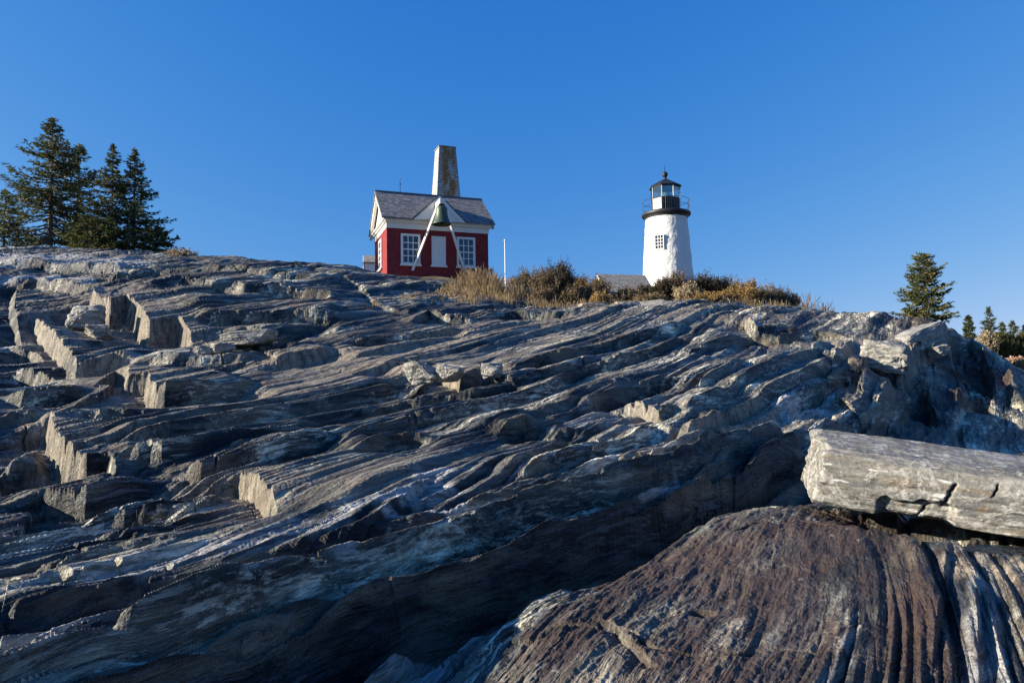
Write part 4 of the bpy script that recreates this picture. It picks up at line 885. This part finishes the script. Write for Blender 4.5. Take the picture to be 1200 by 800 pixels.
# ------------------------------------------------------------------ shrubs, grass
M_twig = painted('brown_twig', (.14, .10, .07), .9, .3, 8)
def pal(name, cols): return leaf_mat(name, [(i/(len(cols)-1), c) for i, c in enumerate(cols)], .8, .2)
PAL = dict(
 dark=pal('dark_shrub_leaf', [(.018, .016, .014), (.035, .030, .020), (.06, .045, .028), (.10, .075, .04)]),
 brown=pal('brown_shrub_leaf', [(.08, .055, .04), (.16, .105, .07), (.24, .17, .10), (.13, .14, .04)]),
 tan=pal('tan_shrub_leaf', [(.20, .15, .09), (.32, .25, .15), (.42, .34, .22), (.16, .13, .06)]),
 orange=pal('orange_shrub_leaf', [(.16, .08, .035), (.30, .17, .06), (.36, .24, .10), (.16, .16, .05)]),
 green=pal('dark_green_leaf', [(.02, .035, .012), (.05, .065, .02), (.09, .09, .03), (.14, .10, .05)]),
 rose=pal('rosy_leaf', [(.22, .10, .07), (.34, .19, .12), (.40, .28, .18), (.20, .17, .08)]))
def shrub(label, px, y, wpx, top_row, kind, seed, group=None, dens=1.0, depth=None, base_row=None, leaf=.07, cat='shrub'):
    rn = np.random.RandomState(seed+100); d = ray(px, 400); x = d[0]*y
    zb = gz(x, y)-.08 if base_row is None else world(px, base_row, y).z
    H = (world(px, top_row, y).z-zb)*1.13; W_ = wpx/800*y/2
    S = thing('shrub', label, cat, (x, y, zb), 0, group)
    st = MB(); C = []; D = []; ns = int(64*dens*max(W_, .3)/.8)
    for i in range(ns):
        a = rn.rand()*2*math.pi; rr = rn.rand()**.5; bx0 = rr*math.cos(a)*W_*.7; by0 = rr*math.sin(a)*W_*.7
        hh = H*(1-.38*rr**2.5)*(.74+.28*rn.rand()); tip = np.array([bx0*1.3+rn.randn()*.10*W_, by0*1.3+rn.randn()*.1*W_, hh]); p0 = np.array([bx0*.75, by0*.75, 0]); mid_ = (p0+tip)/2+rn.randn(3)*np.array([.07, .07, .02])*W_
        st.tube([p0, mid_, tip], [.014, .009, .003], 3, cap=False)
        for k in range(5):
            t = .45+.4*rn.rand(); q = mid_+(tip-mid_)*(2*t-1 if t > .5 else 0); e = q+(tip-p0)*.22+rn.randn(3)*.13*max(W_, .4); st.tube([q, e], [.006, .002], 3, cap=False)
            n2 = int(12*dens); s = rn.rand(n2); C.append(q+(e-q)*s[:, None]+rn.randn(n2, 3)*.03); D.append(rn.randn(n2, 3)+np.array([0, 0, .9]))
        n_ = int(30*dens); s = rn.rand(n_)**.7; c = np.where((s < .5)[:, None], p0+(mid_-p0)*(2*s)[:, None], mid_+(tip-mid_)*(2*s-1)[:, None])
        C.append(c+rn.randn(n_, 3)*.065*max(W_, .45)); D.append(rn.randn(n_, 3)*.8+np.array([0, 0, .8]))
    st.build('stem', M_twig, S); C = np.concatenate(C); D = np.concatenate(D)
    blades('foliage', C, D, leaf*(.5+.9*rn.rand(len(C))), leaf*.38*(.5+.9*rn.rand(len(C))), PAL[kind], S); return S
GS = 'autumn shrubs along the crest'
shrub('brown twiggy shrub at the left flank of the large dark shrub', 622, 29.5, 44, 317, 'brown', 1, GS)
shrub('large dark leafy shrub, tallest of the row right of the flagpole', 657, 30.5, 48, 311, 'dark', 2, GS, 1.3)
shrub('tall brown shrub in front of the large dark shrub', 642, 28.8, 40, 318, 'brown', 3, GS)
shrub('yellow green low shrub at the foot of the large dark shrub', 634, 27.8, 34, 338, 'brown', 4, GS)
shrub('low brown shrub at the right foot of the large dark shrub', 672, 28.5, 34, 335, 'brown', 5, GS)
shrub('orange brown shrub just left of the shed gable', 688, 30, 38, 325, 'orange', 6, GS)
shrub('russet shrub in front of the white gable of the shed', 702, 29, 38, 327, 'brown', 7, GS)
shrub('low golden shrub behind the log shaped stone', 704, 27.6, 30, 345, 'orange', 8, GS)
shrub('brown shrub below the middle of the grey shed roof', 735, 29, 36, 338, 'brown', 9, GS)
shrub('dark shrub at the right end of the shed roof', 760, 30, 34, 336, 'dark', 10, GS, 1.3)
shrub('dark shrub in front of the left foot of the lighthouse', 782, 30, 38, 328, 'dark', 11, GS, 1.3)
shrub('tall brown shrub in front of the lighthouse foot', 797, 30.5, 34, 319, 'brown', 12, GS)
shrub('pale russet shrub low in front of the lighthouse', 808, 28.5, 40, 334, 'tan', 13, GS)
shrub('dark shrub at the right side of the lighthouse foot', 826, 31, 40, 323, 'dark', 14, GS, 1.4)
shrub('dark shrub second right of the lighthouse', 850, 31, 40, 328, 'dark', 15, GS, 1.4)
shrub('orange shrub under the two dark ones right of the lighthouse', 846, 29, 44, 343, 'orange', 16, GS)
shrub('broad orange gold shrub on the crest right of the dark ones', 876, 30, 50, 332, 'orange', 17, GS, 1.2)
shrub('brown shrub with dark crown, right neighbour of the broad gold one', 905, 31, 40, 337, 'brown', 18, GS)
shrub('small brown shrub at the right end of the shrub row', 926, 31, 28, 343, 'brown', 19, GS)
shrub('low golden shrub filling the row beneath the lighthouse shrubs', 828, 27.8, 40, 346, 'orange', 20, GS)
shrub('low russet shrub between the shed and the lighthouse shrubs', 762, 28, 44, 347, 'brown', 21, GS)
shrub('small dry grey shrub on the skyline right of the left spruces', 212, 26.5, 34, 294, 'tan', 22, None, .8, leaf=.06)
shrub('low dark shrub on the slope left of the lone spruce', 1012, 30, 24, 369, 'brown', 23, None, .8)
shrub('small dark twiggy shrub beside the foot of the lone spruce', 1040, 31, 26, 371, 'dark', 24, None, .8)
shrub('low russet shrub under the lone spruce', 1066, 36, 30, 372, 'orange', 25, None, .8)
GT = 'far thicket at the right edge'
for i, (px, y, w_, tr, k, lb) in enumerate([(1156, 78, 22, 390, 'tan', 'pale bare shrub at the left end of the far thicket'), (1170, 82, 26, 392, 'green', 'dark green bush under the taller far spruce'), (1184, 82, 26, 394, 'green', 'round dark green bush in the middle of the far thicket'), (1199, 82, 28, 392, 'green', 'dark green bush cut by the right edge of the photo'), (1177, 79, 24, 401, 'green', 'lower green bush behind the white fence posts'), (1194, 79, 24, 402, 'green', 'lower green bush at the right edge behind the fence'),
        (1190, 72, 30, 421, 'rose', 'low rosy shrub below the white fence'), (1202, 66, 30, 424, 'rose', 'low reddish shrub at the right edge of the photo'), (1176, 74, 20, 424, 'orange', 'small russet shrub on the cliff edge below the fence')]):
    shrub(lb, px, y, w_, tr, k, 40+i, GT, 1.0, base_row=424 if i < 6 else 434, leaf=.2)
# fence far right
p = world(1174, 426, 76); FE = thing('post_fence', 'low white post fence before the far green thicket at the right edge', 'fence', p)
for i in range(5):
    b = MB(); b.box(i*1.05-.05, i*1.05+.05, -.05, .05, -.6, .85); b.build('post', M_white, FE)
b = MB(); b.box(0, 4.2, -.03, .03, .55, .63); b.build('rail', M_wood, FE); b = MB(); b.box(0, 4.2, -.03, .03, .2, .28); b.build('rail', M_wood, FE)
# dry grass
def grass(label, spots, seed, kind='tan'):
    rn = np.random.RandomState(seed); V = []; F = []; k = 0; n_all = 0
    vs = []; 
    for px, y, wpx, hm, n_ in spots:
        cx = ray(px, 400)[0]*y; W_ = wpx/800*y/2
        tx = cx+rn.randn(n_)*W_*.5; ty = y+rn.randn(n_)*.5; tz = fmacro(tx, ty)+CAMZ-.05; h = hm*(.3+.7*rn.rand(n_))*np.clip(.75+1.6*pn(tx*1.7, ty*1.7, 77)+.5*pn(tx*6, ty*6, 78), .2, 1.5); a = rn.rand(n_)*2*math.pi; bend = .08+.6*rn.rand(n_)**1.5
        w_ = .006+.009*rn.rand(n_); dx = np.cos(a)*bend*h; dy = np.sin(a)*bend*h; sx = -np.sin(a+rn.randn(n_))*w_; sy = np.cos(a)*w_
        sx = w_; sy = 0*w_
        p0 = np.stack([tx, ty, tz], 1); p1 = p0+np.stack([dx*.35, dy*.35, h*.55], 1); p2 = p0+np.stack([dx, dy, h], 1); s_ = np.stack([sx, sy, 0*sx], 1)
        # seed head: widened near the tip
        p3 = p0+np.stack([dx*.75, dy*.75, h*.85], 1)
        vs.append(np.stack([p0-s_, p0+s_, p1+s_*.8, p1-s_*.8, p3+s_*1.3, p3-s_*1.3, p2], 1).reshape(-1, 3)); n_all += n_
    v = np.concatenate(vs); me = bpy.data.meshes.new('dry_grass'); base = np.arange(n_all)*7
    q1 = np.stack([base, base+1, base+2, base+3], 1); q2 = np.stack([base+3, base+2, base+4, base+5], 1); t = np.stack([base+5, base+4, base+6], 1)
    me.from_pydata(v.tolist(), [], q1.tolist()+q2.tolist()+t.tolist()); me.materials.append(M_grass)
    o = coll(bpy.data.objects.new('dry_grass', me)); o['label'] = label; o['category'] = 'grass'; o['kind'] = 'stuff'
M_grass = leaf_mat('dry_grass_blade', [(0, (.22, .13, .06)), (.4, (.42, .28, .13)), (.8, (.60, .45, .25)), (1, (.20, .13, .055))], .8, .3)
gsp = [(542, 27.6, 20, .55, 300), (552, 27.8, 24, .75, 650), (570, 27.8, 26, .80, 750), (588, 27.8, 26, .72, 600), (606, 27.6, 24, .6, 300), (545, 25.8, 36, .35, 500), (524, 26.2, 22, .32, 140), (600, 26.6, 40, .35, 350), (640, 26.8, 50, .35, 250), (690, 27, 50, .3, 200), (725, 27, 40, .3, 200), (860, 28, 60, .3, 300),
       (912, 28.6, 40, .35, 200), (944, 29.5, 12, .75, 110), (968, 29.6, 14, .55, 140), (990, 29, 40, .25, 220), (1010, 28.6, 24, .3, 200), (1050, 28, 30, .25, 120), (515, 24.8, 24, .2, 130), (545, 25, 30, .22, 160), (437, 22.0, 6, .28, 24), (205, 25.8, 22, .22, 60), (480, 24, 20, .14, 40)]
grass('tall dry tan grass growing along the crest of the rock', gsp, 5)
# a walker's head and shoulders beyond the grass at the corner of the red house
def skinned(name, verts, edges, radii, m, parent, sub=2):
    me = bpy.data.meshes.new(name); me.from_pydata(verts, edges, []); o = coll(bpy.data.objects.new(name, me)); o.parent = parent
    sk = o.modifiers.new('skin', 'SKIN')
    for i, r_ in enumerate(radii): me.skin_vertices[0].data[i].radius = r_ if hasattr(r_, '__len__') else (r_, r_)
    me.skin_vertices[0].data[0].use_root = True
    ss = o.modifiers.new('smooth', 'SUBSURF'); ss.levels = sub; ss.render_levels = sub; me.materials.append(m); return o

PW_ = world(575, 321, 36); PR = thing('person', 'person in red cap and dark jacket sitting behind dry grass at the red house corner', 'person', (PW_.x, PW_.y, PW_.z-.62), math.radians(200))
M_jacket = painted('dark_jacket', (.02, .022, .03), .9); M_skin = painted('skin', (.45, .28, .2), .6, .05); M_cap = painted('red_cap', (.45, .03, .035), .8); M_jean = painted('blue_trousers', (.05, .07, .12), .9)
body = skinned('body', [(0, 0, .08), (0, .01, .30), (0, .02, .50), (0, .01, .60), (0, -.01, .70), (0, -.02, .80), (.19, 0, .50), (.24, -.10, .26), (.14, -.30, .18), (-.19, 0, .50), (-.24, -.10, .26), (-.14, -.30, .18), (.10, -.05, .08), (.15, -.42, .22), (.14, -.46, -.18), (.14, -.62, -.20), (-.10, -.05, .08), (-.15, -.42, .22), (-.14, -.46, -.18), (-.14, -.62, -.20)],
 [(0, 1), (1, 2), (2, 3), (3, 4), (4, 5), (2, 6), (6, 7), (7, 8), (2, 9), (9, 10), (10, 11), (0, 12), (12, 13), (13, 14), (14, 15), (0, 16), (16, 17), (17, 18), (18, 19)],
 [(.16, .12), (.15, .11), (.15, .10), .055, .085, .075, .065, .05, .035, .065, .05, .035, .09, .075, .05, .04, .09, .075, .05, .04], M_skin, PR)
skinned('jacket', [(0, 0, .06), (0, .01, .30), (0, .02, .50), (0, .015, .57), (.19, 0, .50), (.24, -.10, .26), (.16, -.27, .19), (-.19, 0, .50), (-.24, -.10, .26), (-.16, -.27, .19)], [(0, 1), (1, 2), (2, 3), (2, 4), (4, 5), (5, 6), (2, 7), (7, 8), (8, 9)], [(.18, .14), (.17, .13), (.17, .12), .07, .08, .065, .05, .08, .065, .05], M_jacket, PR)
b = MB(); b.lathe([(.115, .755), (.118, .80), (.10, .86), (.05, .895), (0, .90)], 20, (0, -.015, 0)); b.box(-.07, .07, -.20, -.10, .765, .78); b.build('cap', M_cap, PR, True)
